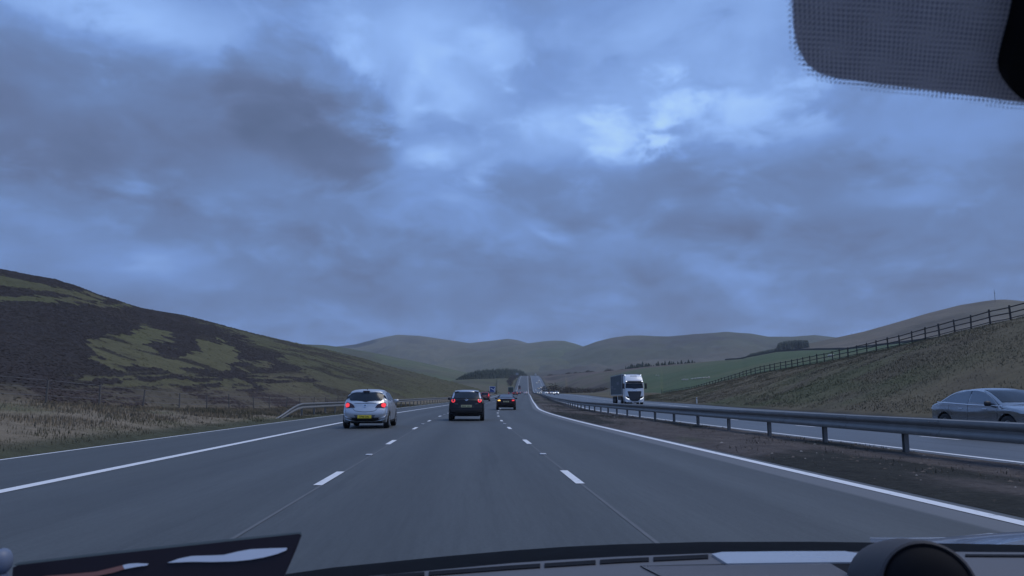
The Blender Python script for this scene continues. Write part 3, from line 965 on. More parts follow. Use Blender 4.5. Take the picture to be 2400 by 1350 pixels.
def wheel_meshes(r_, wd):
    key = (r_, wd)
    if key not in WHEELS:
        t = MB().lathe([(-wd / 2, r_ * .62), (-wd / 2, r_ * .9), (-wd * .42, r_ * .97), (-wd * .25, r_), (wd * .25, r_), (wd * .42, r_ * .97), (wd / 2, r_ * .9), (wd / 2, r_ * .62), (wd * .2, r_ * .6), (-wd * .2, r_ * .6), (-wd / 2, r_ * .62)], 'X', n=24)
        m1 = t.mesh('wheel', M['tyre'], 40)
        q = MB()
        for sx in (-1, 1):
            x = sx * wd * .40
            q.lathe([(x, r_ * .62), (x + sx * .01, r_ * .60), (x + sx * .01, r_ * .55), (x - sx * .03, r_ * .54)], 'X', n=24)
            q.lathe([(x - sx * .035, r_ * .56), (x - sx * .035, .001)], 'X', n=16)
            for k in range(7):
                a = 2 * math.pi * k / 7
                q.tube((x - sx * .012, r_ * .1 * math.cos(a), r_ * .1 * math.sin(a)), (x, r_ * .57 * math.cos(a), r_ * .57 * math.sin(a)), .03, .022, 5)
            q.lathe([(x - sx * .03, r_ * .17), (x + sx * .012, r_ * .14), (x + sx * .012, .001)], 'X', n=12)
        WHEELS[key] = (m1, q.mesh('rim', M['rim'], 40))
    return WHEELS[key]
def add_wheels(root, axles, wr, track, wd=.2):
    m1, m2 = wheel_meshes(wr, wd)
    for ay in axles:
        for sg in (-1, 1):
            o = link('wheel', m1, root, (sg * (track / 2), ay, wr))
            link('rim', m2, o)
def text_mesh(s_, size, mat, name='lettering', thick=.003):
    cu = bpy.data.curves.new(name, 'FONT')
    cu.body = s_; cu.size = size; cu.align_x = 'CENTER'; cu.align_y = 'CENTER'; cu.extrude = thick / 2; cu.offset = size * .012
    t = bpy.data.objects.new(name, cu)
    COL.objects.link(t)
    me = bpy.data.meshes.new_from_object(t.evaluated_get(bpy.context.evaluated_depsgraph_get()))
    bpy.data.objects.remove(t); bpy.data.curves.remove(cu)
    me.name = name
    me.materials.clear(); me.materials.append(mat)
    return me
def add_plate(root, z, y, text=None, w_=.52, h=.112, mat='plate', tiltx=0, marks=False):
    p = MB().bbox((0, 0, 0), (w_, .012, h), .004).build('number_plate', M[mat], root)
    p.location = (0, y, z); p.rotation_euler = (tiltx, 0, 0)
    if text:
        me = text_mesh(text, .098, M['ink'])
        t = link('lettering', me, p)
        t.rotation_euler = (R(90), 0, 0); t.location = (0, -.008, 0); t.scale = (.84, 1, 1)
    elif marks:
        mb = MB(); x = -.20
        for k in range(7):
            hh = (.066, .07, .062, .07, .066, .07, .064)[k]
            mb.box((x, -.007, 0), (.030, .003, hh)); x += .056 if k != 3 else .095
        mb.build("lettering", M["ink"], p)["kind"] = "stuff"
    return p

def car(name, label, cat, spec, paint, group=None):
    """spec: outline + rear/side/front panels of one kind of car; built at the origin facing +Y"""
    root = empty(name, (0, 0, 0), 0, label, cat, group)
    S = Shape(spec['top'], spec['half'], spec['L'], spec['axles'], spec['wr'], **spec.get('shape', {}))
    S.rear = mono(S.rear); S.front = mono(S.front)
    S.shell().build('body', M[paint], root, 55)
    # floor pan closing the wheel wells off
    MB().bbox((0, 0, .36), (spec['half'] * 1.5, spec['L'] - .5, .26), .05).build('underbody', M['plastic'], root)
    patch(spec['rear_glass'], S.rearf, .006, 9, 11).build('rear_window', M[spec.get('glass', 'glass')], root, 40)
    patch(spec['windscreen'], S.frontf, .006, 7, 11).build('windscreen', M['glass'], root, 40)
    for sg in (-1, 1):
        for poly in spec['side_glass']:
            patch(poly, S.sidef(sg), .006, 6, 7).build('side_window', M[spec.get('side', 'glass')], root, 40)
        hl = [(sg * a, b) for a, b in spec['headlight']]
        patch(hl, S.frontf, .012, 5, 6).build('headlight', M['lamp_white'], root, 40)
        # door mirror
        my, mz = spec['mirror']
        mr = MB().bbox((sg * (S.W(my, mz) + .11), my, mz), (.20, .09, .14), .035)
        mr.tube((sg * (S.W(my, mz) - .02), my, mz - .05), (sg * (S.W(my, mz) + .06), my, mz - .03), .025, .025, 6)
        mr.build('door_mirror', M[spec.get('mirror_mat', paint)], root, 50)
        for hy in spec.get('handles', ()):
            MB().bbox((sg * (S.W(hy, .84) + .012), hy, .84), (.03, .18, .03), .01).build('door_handle', M[spec.get('handle_mat', paint)], root)
        for dy in spec.get('gaps', ()):             # door shut lines
            patch([(dy - .005, .32), (dy + .005, .32), (dy + .005, spec.get('belt', .95)), (dy - .005, spec.get('belt', .95))], S.sidef(sg), .0015, 6, 2).build('shut_line', M['plastic'], root)
        patch(spec['sill'], S.sidef(sg), .010, 4, 8).build('side_sill', M['plastic'], root, 40)
    patch(spec['grille'], S.frontf, .008, 6, 8).build('grille', M['plastic'], root, 40)
    add_wheels(root, spec['axles'], spec['wr'], 2 * spec['half'] - .22, .21)
    return root, S

# --- small hatchback
HATCH = dict(half=.873, L=4.0, axles=(-1.28, 1.23), wr=.31,
    top=[(-1.82, .26), (-1.93, .34), (-1.985, .46), (-1.99, .58), (-1.955, .70), (-1.90, .82), (-1.86, .94), (-1.80, 1.03), (-1.70, 1.20), (-1.60, 1.34), (-1.56, 1.41), (-1.42, 1.455), (-1.0, 1.485), (-.4, 1.485), (.1, 1.44), (.5, 1.32), (1.02, 1.06), (1.15, 1.0), (1.5, .93), (1.78, .82), (1.94, .66), (1.99, .48), (1.95, .32), (1.84, .22)],
    shape=dict(sill=.22, belt=.98, roofz=1.48, roofk=.70, crown=.10, bow=.15, plan=.13),
    rear_glass=[(-.50, 1.362), (.50, 1.362), (.60, 1.32), (.655, 1.21), (.645, 1.10), (.56, 1.035), (.30, 1.01), (0, 1.003), (-.30, 1.01), (-.56, 1.035), (-.645, 1.10), (-.655, 1.21), (-.60, 1.32)],
    windscreen=[(-.68, 1.04), (.68, 1.04), (.56, 1.40), (-.56, 1.40)],
    side_glass=[[(-1.30, 1.06), (-.30, 1.01), (-.30, 1.38), (-1.0, 1.37)], [(-.22, 1.01), (.80, 1.0), (.30, 1.34), (-.22, 1.38)]],
    headlight=[(.42, .62), (.76, .70), (.72, .86), (.50, .74)], mirror=(.62, 1.02), handles=(-.45, .55), gaps=(-.26, -1.1, .95),
    sill=[(-.93, .22), (.88, .22), (.88, .30), (-.93, .30)], grille=[(-.45, .36), (.45, .36), (.38, .62), (-.38, .62)])
hatch, S = car('hatchback', 'silver five door hatchback with a yellow number plate in the left lane', 'car', HATCH, 'silver')
for sg in (-1, 1):
    lp = [(sg * a, b) for a, b in [(.775, .945), (.70, .995), (.55, .955), (.43, .875), (.385, .79), (.72, .77), (.78, .85)]]
    tl = patch(lp, S.rearf, .022, 11, 10).build('tail_light', M['lamp_dark'], hatch, 40)
    patch([(sg * a, b) for a, b in [(.76, .93), (.68, .965), (.60, .93), (.595, .85), (.64, .80), (.715, .785), (.765, .85)]], S.rearf, .030, 7, 7).build('lit_lens', M['lamp_red'], tl, 40)
vl = [(-.80, .40), (-.56, .415), (-.44, .375), (.44, .375), (.56, .415), (.80, .40), (.76, .30), (.60, .275), (-.60, .275), (-.76, .30)]
patch(vl, S.rearf, .006, 6, 16).build('rear_valance', M['plastic'], hatch, 40)
patch([(-.42, .955), (.42, .955), (.40, .942), (-.40, .942)], S.rearf, .004, 2, 12).build('tailgate_crease', M['plastic'], hatch, 40)
mb = MB()
cv = [(-.48, .80), (-.44, .72), (-.36, .665), (-.2, .64), (0, .63), (.2, .64), (.36, .665), (.44, .72), (.48, .80)]
for k in range(len(cv) - 1):
    (a, b), (c, d) = cv[k], cv[k + 1]
    mb.add([S.rearf(a, b + .008, .004), S.rearf(c, d + .008, .004), S.rearf(c, d - .008, .004), S.rearf(a, b - .008, .004)], [(0, 1, 2, 3)])
mb.build('tailgate_edge', M['ink'], hatch)
bd = patch(ringpoly(0, .86, .048), S.rearf, .010, 9, 7).build('badge', M['grey_paint'], hatch, 40)
ring_mb(0, .86, .038, .055, S.rearf, .016).build('badge_ring', M['chrome'], bd)
y_, _n = S.end_y(0, .445, S.rear, 1)
patch([(-.40, .515), (.40, .515), (.33, .385), (-.33, .385)], S.rearf, .003, 4, 8).build('plate_recess', M['grey_paint'], hatch, 40)
add_plate(hatch, .447, y_ - .028, 'DP66 OAL')
MB().bbox((0, -1.60, 1.405), (.26, .10, .035), .012).build('brake_light', M['lamp_dark'], hatch)
MB().add([(-.02, -1.35, 1.45), (.02, -1.35, 1.45), (0, -1.22, 1.46), (0, -1.38, 1.53), (0, -1.35, 1.53)], [(0, 2, 4, 3), (1, 3, 4, 2), (0, 3, 1), (0, 1, 2)]).build('aerial', M['plastic'], hatch)
MB().tube((.02, -1.86, 1.03), (.34, -1.83, 1.075), .012, .008, 6).build('rear_wiper', M['plastic'], hatch)
MB().bbox((0, -1.0, .24), (1.2, .8, .12), .03).build('exhaust_box', M['plastic'], hatch)
HL = [c for c in hatch.children]
hatch.location = RP(-12.93, 31.4); hatch.rotation_euler = (0, 0, heading(31.4))

# --- crossover
SUV = dict(half=.895, L=4.35, axles=(-1.38, 1.28), wr=.345,
    top=[(-1.98, .30), (-2.10, .38), (-2.15, .50), (-2.14, .64), (-2.10, .78), (-2.06, .92), (-2.02, 1.02), (-1.93, 1.10), (-1.75, 1.26), (-1.55, 1.42), (-1.50, 1.475), (-1.35, 1.505), (-.9, 1.53), (-.3, 1.53), (.15, 1.50), (.55, 1.38), (1.05, 1.14), (1.2, 1.07), (1.6, 1.02), (1.95, .92), (2.1, .76), (2.14, .55), (2.1, .36), (1.98, .26)],
    shape=dict(sill=.26, belt=1.05, roofz=1.53, roofk=.68, crown=.10, bow=.14, plan=.12),
    rear_glass=[(-.50, 1.425), (.50, 1.425), (.57, 1.36), (.635, 1.16), (.60, 1.115), (-.60, 1.115), (-.635, 1.16), (-.57, 1.36)],
    windscreen=[(-.68, 1.10), (.68, 1.10), (.56, 1.46), (-.56, 1.46)],
    side_glass=[[(-1.35, 1.14), (-.25, 1.08), (-.25, 1.42), (-1.0, 1.40)], [(-.17, 1.08), (.85, 1.07), (.35, 1.39), (-.17, 1.42)]],
    headlight=[(.45, .80), (.80, .86), (.78, .98), (.50, .92)], mirror=(.66, 1.09), handles=(-.5, .5), gaps=(-.21, -1.2, .95),
    sill=[(-1.0, .26), (.9, .26), (.9, .44), (-1.0, .44)], grille=[(-.5, .42), (.5, .42), (.45, .80), (-.45, .80)], mirror_mat='plastic')
suv, S = car('crossover_car', 'black crossover car with a pale roof and round red tail lights in the middle lane', 'car', SUV, 'black_paint')
# pale roof skin and pillars
patch([(-1.47, -.60), (-1.47, .60), (.12, .56), (.12, -.56)], lambda a, b, off: (b, a, float(np.interp(a, S.top[np.argmax(S.top[:, 1] > 1.46):, 0][:28], S.top[np.argmax(S.top[:, 1] > 1.46):, 1][:28])) + off - .11 * (1 - (1 - min(abs(b) / .66, 1) ** 4) ** .25) - .02 * (b / .66) ** 2), .006, 10, 14).build('roof_panel', M['roof_silver'], suv, 40)
patch([(-.60, 1.50), (.60, 1.50), (.56, 1.432), (-.56, 1.432)], S.rearf, .012, 4, 12).build('roof_spoiler', M['roof_silver'], suv, 40)
for sg in (-1, 1):
    patch([(sg * a, b) for a, b in [(.59, 1.44), (.655, 1.42), (.73, 1.16), (.715, 1.10), (.65, 1.13), (.60, 1.33)]], S.rearf, .008, 9, 4).build('rear_pillar', M['roof_silver'], suv, 40)
    tl = patch(ringpoly(sg * .655, 1.0, .105), S.rearf, .020, 11, 9).build('tail_light', M['lamp_dark'], suv, 40)
    ring_mb(sg * .655, 1.0, .046, .092, S.rearf, .032, 20, 120 if sg > 0 else 130, 410 if sg > 0 else 420).build('lit_ring', M['lamp_red'], tl, 40)
    patch([(sg * a, b) for a, b in [(.42, .845), (.62, .855), (.60, .832), (.42, .828)]], S.rearf, .008, 3, 6).build('reflector_trim', M['grey_paint'], suv, 40)
bd = ring_mb(0, 1.035, .030, .046, S.rearf, .014, 18).build('badge', M['chrome'], suv)
for sg in (-1, 1):
    patch([(sg * .045, 1.045), (sg * .10, 1.06), (sg * .095, 1.045), (sg * .045, 1.025)], S.rearf, .012, 3, 4).build('badge_wing', M['chrome'], bd)
patch([(-.30, .80), (.30, .80), (.40, .66), (-.40, .66)], S.rearf, .004, 3, 8).build('plate_recess', M['plastic'], suv, 40)
y_, _n = S.end_y(0, .73, S.rear, 1)
add_plate(suv, .73, y_ - .018, None, marks=True, mat='plate_dull')
patch([(-.86, .58), (.86, .58), (.80, .30), (-.80, .30)], S.rearf, .008, 6, 16).build('rear_bumper', M['plastic'], suv, 40)
MB().tube((.02, -2.03, 1.10), (-.42, -1.97, 1.13), .014, .01, 6).build('rear_wiper', M['plastic'], suv)
suv.location = RP(-9.2, 40.4); suv.rotation_euler = (0, 0, heading(40.4))

# --- saloon
SALOON = dict(half=.90, L=4.7, axles=(-1.42, 1.42), wr=.33,
    top=[(-2.16, .28), (-2.28, .36), (-2.34, .50), (-2.345, .64), (-2.33, .80), (-2.31, .93), (-2.28, 1.0), (-2.1, 1.03), (-1.80, 1.05), (-1.60, 1.13), (-1.25, 1.30), (-.95, 1.39), (-.6, 1.425), (-.1, 1.43), (.3, 1.38), (.75, 1.22), (1.15, 1.03), (1.3, .98), (1.8, .91), (2.15, .80), (2.31, .62), (2.34, .44), (2.28, .30), (2.18, .22)],
    shape=dict(sill=.22, belt=.97, roofz=1.43, roofk=.66, crown=.09, bow=.13, plan=.12),
    rear_glass=[(-.50, 1.34), (.50, 1.34), (.64, 1.09), (-.64, 1.09)],
    windscreen=[(-.68, 1.05), (.68, 1.05), (.54, 1.36), (-.54, 1.36)],
    side_glass=[[(-1.50, 1.03), (-.35, 1.0), (-.35, 1.33), (-.85, 1.31)], [(-.27, 1.0), (.90, .99), (.40, 1.25), (-.05, 1.33), (-.27, 1.33)]],
    headlight=[(.42, .66), (.80, .70), (.78, .82), (.48, .76)], mirror=(.68, 1.02), handles=(-.5, .5), gaps=(-.31, -1.2, .95),
    sill=[(-1.05, .22), (1.05, .22), (1.05, .30), (-1.05, .30)], grille=[(-.45, .36), (.45, .36), (.38, .72), (-.38, .72)], glass='glass_light', handle_mat='chrome')
sal, S = car('saloon_car', 'dark saloon with its left amber indicator lit in the right lane', 'car', SALOON, 'dark_paint')
for sg in (-1, 1):
    tl = patch([(sg * a, b) for a, b in [(.80, .93), (.74, .955), (.42, .93), (.40, .82), (.50, .76), (.78, .775), (.82, .85)]], S.rearf, .02, 7, 8).build('tail_light', M['lamp_dark'], sal, 40)
    patch([(sg * a, b) for a, b in [(.76, .90), (.56, .915), (.50, .80), (.74, .80)]], S.rearf, .03, 5, 6).build('lit_lens', M['lamp_red' if sg > 0 else 'lamp_amber'], tl, 40)
patch([(-.74, 1.035), (.74, 1.035), (.74, 1.005), (-.74, 1.005)], S.rearf, .012, 3, 12).build('boot_edge', M['roof_silver'], sal, 40)
patch([(-.76, .48), (.76, .48), (.70, .30), (-.70, .30)], S.rearf, .008, 5, 12).build('rear_valance', M['plastic'], sal, 40)
y_, _n = S.end_y(0, .74, S.rear, 1)
add_plate(sal, .74, y_ - .02, None, marks=True, mat='plate_dull')
sal.location = RP(-6.85, 71.5); sal.rotation_euler = (0, 0, heading(71.5) + .012)

# --- silver blue fastback passing the other way
COUPE = dict(half=.92, L=4.75, axles=(-1.42, 1.40), wr=.34,
    top=[(-2.16, .30), (-2.29, .40), (-2.36, .56), (-2.37, .72), (-2.36, .86), (-2.33, .97), (-2.22, 1.015), (-1.98, 1.07), (-1.65, 1.20), (-1.25, 1.335), (-.8, 1.425), (-.35, 1.455), (.05, 1.44), (.4, 1.365), (.8, 1.20), (1.15, 1.03), (1.3, .98), (1.8, .91), (2.15, .80), (2.31, .62), (2.34, .44), (2.28, .30), (2.18, .22)],
    shape=dict(sill=.22, belt=.96, roofz=1.455, roofk=.70, crown=.09, bow=.12, plan=.12),
    rear_glass=[(-.50, 1.38), (.50, 1.38), (.64, 1.10), (-.64, 1.10)],
    windscreen=[(-.70, 1.05), (.70, 1.05), (.56, 1.40), (-.56, 1.40)],
    side_glass=[[(-1.58, 1.045), (-.32, .985), (-.32, 1.375), (-.75, 1.36), (-1.2, 1.25)], [(-.27, .985), (1.02, .965), (.62, 1.19), (.22, 1.345), (-.1, 1.375), (-.27, 1.375)]],
    headlight=[(.42, .66), (.82, .70), (.80, .80), (.48, .76)], mirror=(.72, 1.0), handles=(-.62, .48), gaps=(-.29, -1.2, 1.0),
    sill=[(-1.05, .22), (1.03, .22), (1.03, .32), (-1.05, .32)], grille=[(-.5, .34), (.5, .34), (.42, .70), (-.42, .70)], side='glass_light', mirror_mat='plastic', handle_mat='chrome')
cp, S = car('fastback_car', 'silver blue fastback passing close by on the opposite carriageway', 'car', COUPE, 'blue_silver')
for sg in (-1, 1):
    f_ = S.sidef(sg)
    mb = MB()
    for lst in ([(-1.85, 1.03), (-1.2, 1.008), (-.3, .972), (.5, .952), (1.2, .94)], [(-1.62, 1.05), (-1.2, 1.262), (-.75, 1.372), (-.3, 1.388), (.0, 1.378), (.25, 1.352)]):
        pp = catmull(lst, 4)
        for k in range(len(pp) - 1):
            (a, b), (c, d) = pp[k], pp[k + 1]
            mb.add([f_(a, b + .011, .012), f_(c, d + .011, .012), f_(c, d - .011, .012), f_(a, b - .011, .012), f_(a, b - .011, -.01), f_(c, d - .011, -.01)], [(0, 1, 2, 3), (3, 2, 5, 4)])
    mb.build('window_trim', M['bright_trim'], cp)
    patch([(sg * a, b) for a, b in [(.82, .90), (.45, .92), (.45, .84), (.80, .80)]], S.rearf, .02, 5, 6).build('tail_light', M['lamp_dark'], cp, 40)
ya = 22.0
cp.location = RP(6.75, ya); cp.rotation_euler = (0, 0, math.pi + heading(ya))

# --- boxy people carrier partly hidden behind the crossover
VAN = dict(half=.90, L=4.4, axles=(-1.40, 1.35), wr=.33,
    top=[(-1.98, .28), (-2.12, .36), (-2.18, .50), (-2.18, .70), (-2.16, .90), (-2.13, 1.05), (-2.08, 1.2), (-1.98, 1.52), (-1.93, 1.66), (-1.78, 1.71), (-1.2, 1.74), (-.3, 1.74), (.3, 1.69), (.8, 1.46), (1.25, 1.16), (1.4, 1.08), (1.75, 1.0), (2.05, .86), (2.16, .62), (2.17, .44), (2.12, .30), (2.0, .22)],
    shape=dict(sill=.24, belt=1.05, roofz=1.74, roofk=.78, crown=.08, bow=.10, plan=.08),
    rear_glass=[(-.58, 1.58), (.58, 1.58), (.66, 1.16), (-.66, 1.16)],
    windscreen=[(-.70, 1.14), (.70, 1.14), (.60, 1.66), (-.60, 1.66)],
    side_glass=[[(-1.75, 1.14), (-.3, 1.10), (-.3, 1.60), (-1.6, 1.60)], [(-.2, 1.10), (1.0, 1.09), (.45, 1.55), (-.2, 1.60)]],
    headlight=[(.45, .72), (.80, .78), (.78, .92), (.50, .86)], mirror=(.80, 1.14), handles=(-.5, .5), gaps=(-.25, -1.2, 1.0),
    sill=[(-1.0, .24), (1.0, .24), (1.0, .34), (-1.0, .34)], grille=[(-.45, .36), (.45, .36), (.38, .78), (-.38, .78)])
van, S = car('people_carrier', 'dark red people carrier half hidden behind the black crossover', 'car', VAN, 'red_paint')
for sg in (-1, 1):
    tl = patch([(sg * a, b) for a, b in [(.72, 1.46), (.80, 1.44), (.84, .95), (.70, .95)]], S.rearf, .02, 8, 4).build('tail_light', M['lamp_red'], van, 40)
add_plate(van, .95, S.end_y(0, .95, S.rear, 1)[0] - .02, None, marks=True, mat='plate_dull')
patch([(-.80, .66), (.80, .66), (.78, .30), (-.78, .30)], S.rearf, .01, 5, 10).build('rear_bumper', M['plastic'], van, 40)
van.location = RP(-12.9, 149); van.rotation_euler = (0, 0, heading(149))

# distant traffic: copies in other paints
def repaint(root, paint):
    for c in root.children:
        if c.name.split('.')[0] in ('body', 'door_mirror', 'roof_panel', 'roof_spoiler', 'rear_pillar') and c.data.materials and c.data.materials[0] in (M['silver'], M['black_paint'], M['dark_paint'], M['red_paint'], M['roof_silver']):
            c.material_slots[0].link = 'OBJECT'
            c.material_slots[0].material = M[paint]
PROTO = {'hatch': hatch, 'suv': suv, 'saloon': sal, 'van': van}
def place(kind, paint, o, y, label, group, facing=1):
    c = copy_tree(PROTO[kind])
    repaint(c, paint)
    if facing > 0 and kind == 'saloon':
        for ch in c.children:
            for g in ch.children:
                if g.name.startswith('lit_lens'):
                    g.material_slots[0].link = 'OBJECT'; g.material_slots[0].material = M['lamp_red']
    c.location = RP(o, y)
    c.rotation_euler = (0, 0, heading(y) + (0 if facing > 0 else math.pi))
    c['label'] = label; c['group'] = group; c['category'] = 'car'
    return c
G1 = 'cars climbing away in the distance'
place('hatch', 'red_paint', -9.3, 297, 'small red car just right of the green lorry ahead', G1)
place('hatch', 'white_paint', -5.6, 384, 'white car far ahead alone in the right lane beside the central barrier', G1)
place('saloon', 'red_paint', -9.2, 425, 'dark red saloon between the small red car and the white car ahead', G1)
place('hatch', 'silver', -9.6, 490, 'pale silver car just beyond the dark red saloon ahead', G1)
place('suv', 'grey_paint', -9.0, 590, 'grey car farthest along the middle lane before the far rise', G1)
place('saloon', 'grey_paint', -12.9, 560, 'grey saloon in the left lane at the foot of the far rise', G1)
G2 = 'oncoming cars with headlights on'
for kind, paint, o, y, lb in [
    ('suv', 'white_paint', 6.7, 300, 'white oncoming car nearest of those coming down with bright headlights'),
    ('hatch', 'silver', 6.6, 352, 'silver oncoming car tucked just behind the nearest white one'),
    ('saloon', 'grey_paint', 3.0, 455, 'grey oncoming saloon hugging the central barrier at the front of the cluster'),
    ('hatch', 'white_paint', 6.7, 460, 'white oncoming hatchback in the middle lane at the front of the cluster'),
    ('hatch', 'red_paint', 10.2, 520, 'red oncoming hatchback on the outer edge of the cluster at the foot of the rise'),
    ('suv', 'grey_paint', 3.0, 530, 'grey oncoming crossover second along the central barrier'),
    ('saloon', 'silver', 6.7, 640, 'silver oncoming saloon in the middle of the cluster at the foot of the rise'),
    ('van', 'grey_paint', 10.0, 715, 'grey oncoming people carrier at the outer edge at the foot of the rise'),
    ('hatch', 'silver', 3.2, 735, 'silver oncoming hatchback last of the cluster beside the barrier'),
    ('suv', 'black_paint', 6.7, 790, 'black oncoming car lowest of the small group halfway up the far rise'),
    ('hatch', 'white_paint', 10.0, 812, 'white oncoming car in the outer lane halfway up the far rise'),
    ('saloon', 'silver', 6.7, 930, 'silver oncoming saloon in the upper group on the far rise'),
    ('hatch', 'grey_paint', 10.2, 960, 'grey oncoming hatchback at the outer side of the upper group on the far rise'),
    ('suv', 'silver', 10.1, 990, 'silver oncoming crossover topmost of the upper group on the far rise')]:
    place(kind, paint, o, y, lb, G2, -1)

# --- articulated lorry
LORRY = dict(top=[(-1.15, .95), (-1.15, 1.5), (-1.15, 2.4), (-1.15, 3.2), (-1.13, 3.62), (-1.0, 3.75), (-.6, 3.80), (-.1, 3.76), (.35, 3.58), (.72, 3.22), (.90, 2.95), (.97, 2.65), (1.04, 2.1), (1.10, 1.7), (1.14, 1.2), (1.16, .8), (1.16, .45), (1.10, .26)])
lorry = empty('articulated_lorry', (0, 0, 0), 0, 'white lorry with a dark grille pulling a teal grey trailer towards us', 'lorry')
S = Shape(LORRY['top'], 1.25, 2.3, (-.1,), .5, sill=.35, belt=1.9, roofz=3.8, roofk=.84, crown=.09, bow=.14, plan=.03, arch=.08, low=.98)
S.W = lambda y, z: 1.25 * np.interp(z, [.1, .4, 2.0, 2.7, 3.2, 3.8], [.97, 1, 1, .98, .93, .84]) * (1 - .07 * np.clip((y - .3) / .86, 0, 1) ** 2)
S.rear = mono(S.rear); S.front = mono(S.front)
cab = S.shell().build('cab', M['white_paint'], lorry, 50)
patch([(-1.08, 2.62), (1.08, 2.62), (1.13, 2.05), (.9, 1.98), (0, 1.94), (-.9, 1.98), (-1.13, 2.05)], S.frontf, .010, 8, 14).build('windscreen', M['glass'], lorry, 40)
MB().grid([[S.frontf(x, 2.98, .01) for x in np.linspace(-1.08, 1.08, 13)], [(x, S.frontf(x, 2.9, 0)[1] + .20, 2.86) for x in np.linspace(-1.10, 1.10, 13)], [(x, S.frontf(x, 2.8, 0)[1] + .20, 2.68) for x in np.linspace(-1.12, 1.12, 13)], [S.frontf(x, 2.70, .01) for x in np.linspace(-1.1, 1.1, 13)]]).build('sun_visor', M['plastic'], lorry, 40)
for sg in (-1, 1):
    MB().bbox((sg * 1.0, S.frontf(1.0, 2.88, 0)[1] + .21, 2.90), (.17, .08, .11), .03).build('corner_lamp', M['lamp_drl'], lorry)
    MB().bbox((sg * 1.02, -.2, 3.74), (.10, .12, .12), .03).build('roof_lamp', M['lamp_drl'], lorry)
    hl = patch([(sg * a, b) for a, b in [(1.18, 1.05), (1.18, .80), (.66, .62), (.62, .80), (.78, .98)]], S.frontf, .012, 7, 8).build('headlight', M['glass'], lorry, 40)
    mb = MB(); ln = [(1.15, .98), (1.10, .86), (.95, .75), (.80, .69), (.68, .66)]
    for k in range(4):
        (a, b), (c, d) = ln[k], ln[k + 1]
        mb.add([S.frontf(sg * a, b + .045, .03), S.frontf(sg * c, d + .045, .03), S.frontf(sg * c, d - .045, .03), S.frontf(sg * a, b - .045, .03)], [(0, 1, 2, 3)])
    mb.build('lit_strip', M['lamp_drl'], hl)
    patch([(sg * a, b) for a, b in [(1.19, 1.13), (.70, 1.03), (.72, .99), (1.19, 1.07)]], S.frontf, .010, 3, 6).build('panel_slot', M['plastic'], lorry)
    mm = MB().bbox((sg * 1.44, 1.02, 2.32), (.24, .14, .72), .05).tube((sg * 1.22, 1.0, 2.62), (sg * 1.42, 1.02, 2.60), .03, .03, 6).tube((sg * 1.22, 1.0, 2.02), (sg * 1.42, 1.02, 2.05), .03, .03, 6)
    mm.build('door_mirror', M['plastic'], lorry, 40)
    patch([(-.35, 2.02), (.78, 1.92), (.70, 2.62), (-.35, 2.62)], S.sidef(sg), .010, 5, 6).build('side_window', M['glass'], lorry, 40)
    MB().bbox((sg * 1.10, -1.5, 2.4), (.05, .7, 2.6), .02).build('side_fairing', M['white_paint'], lorry)
patch([(-.88, 1.66), (-.36, 1.50), (.36, 1.50), (.88, 1.66), (.80, 1.30), (.68, .82), (.60, .56), (.36, .42), (-.36, .42), (-.60, .56), (-.68, .82), (-.80, 1.30)], S.frontf, .012, 12, 12).build('grille', M['plastic'], lorry, 40)
mb = MB()
for z in np.arange(.60, 1.45, .14):
    w_ = float(np.interp(z, [.42, .82, 1.3, 1.5], [.40, .66, .76, .80])) - .05
    mb.add([S.frontf(-w_, z + .012, .03), S.frontf(0, z + .012, .03), S.frontf(w_, z + .012, .03), S.frontf(w_, z - .012, .03), S.frontf(0, z - .012, .03), S.frontf(-w_, z - .012, .03)], [(0, 1, 4, 5), (1, 2, 3, 4)])
mb.build('grille_bars', M['grey_paint'], lorry)
patch([(-.30, 1.735), (.30, 1.735), (.30, 1.665), (-.30, 1.665)], S.frontf, .012, 3, 6).build('name_bar', M['chrome'], lorry)
MB().bbox((0, .33, 3.60), (.86, .10, .07), .03, Matrix.Rotation(R(-40), 3, 'X')).build('roof_hatch', M['glass_light'], lorry)
patch([(-1.05, .42), (1.05, .42), (.98, .24), (-.98, .24)], S.frontf, -.004, 3, 8).build('bumper_lip', M['plastic'], lorry)
MB().bbox((0, -3.0, .75), (.9, 6, .25), .04).build('chassis', M['plastic'], lorry)
tr = MB().bbox((0, -8.45, 2.55), (2.50, 13.4, 2.62), .03).build('trailer', M['curtain'], lorry)
fr = MB()
for sg in (-1, 1):
    fr.box((sg * 1.25, -8.45, 1.20), (.06, 13.44, .16)); fr.box((sg * 1.25, -8.45, 3.86), (.06, 13.44, .10))
    fr.box((sg * 1.25, -1.76, 2.5), (.07, .10, 2.74)); fr.box((sg * 1.25, -15.13, 2.5), (.07, .10, 2.74))
fr.box((0, -1.745, 3.86), (2.5, .05, .10))
fr.build('trailer_frame', M['frame_grey'], lorry)
for sg in (-1, 1):
    for k in range(11):
        MB().box((sg * 1.258, -2.6 - 1.18 * k, 2.54), (.012, .05, 2.5)).build('curtain_strap', M['plastic'], tr)
    for (a, b, c, d) in ((-5.0, -7.5, 2.55, 2.95), (-8.4, -11.6, 1.95, 2.15), (-12.3, -14.6, 2.1, 2.5)):
        MB().box((sg * 1.256, (a + b) / 2, (c + d) / 2), (.008, a - b, d - c)).build('faded_print', M['curtain_print'], tr)
    MB().bbox((sg * 1.1, -5.4, .78), (.10, 3.4, .5), .03).build('side_guard', M['plastic'], lorry)
    MB().box((sg * 1.17, -7.4, .82), (.03, .5, .55)).build('white_board', M['white_plastic'], lorry)
m1, m2 = wheel_meshes(.5, .32)
for y in (-.1, -3.6, -10.4, -11.7, -13.0):
    for sg in (-1, 1):
        o = link('wheel', m1, lorry, (sg * 1.03, y, .5)); link('rim', m2, o)
yl = 98.0
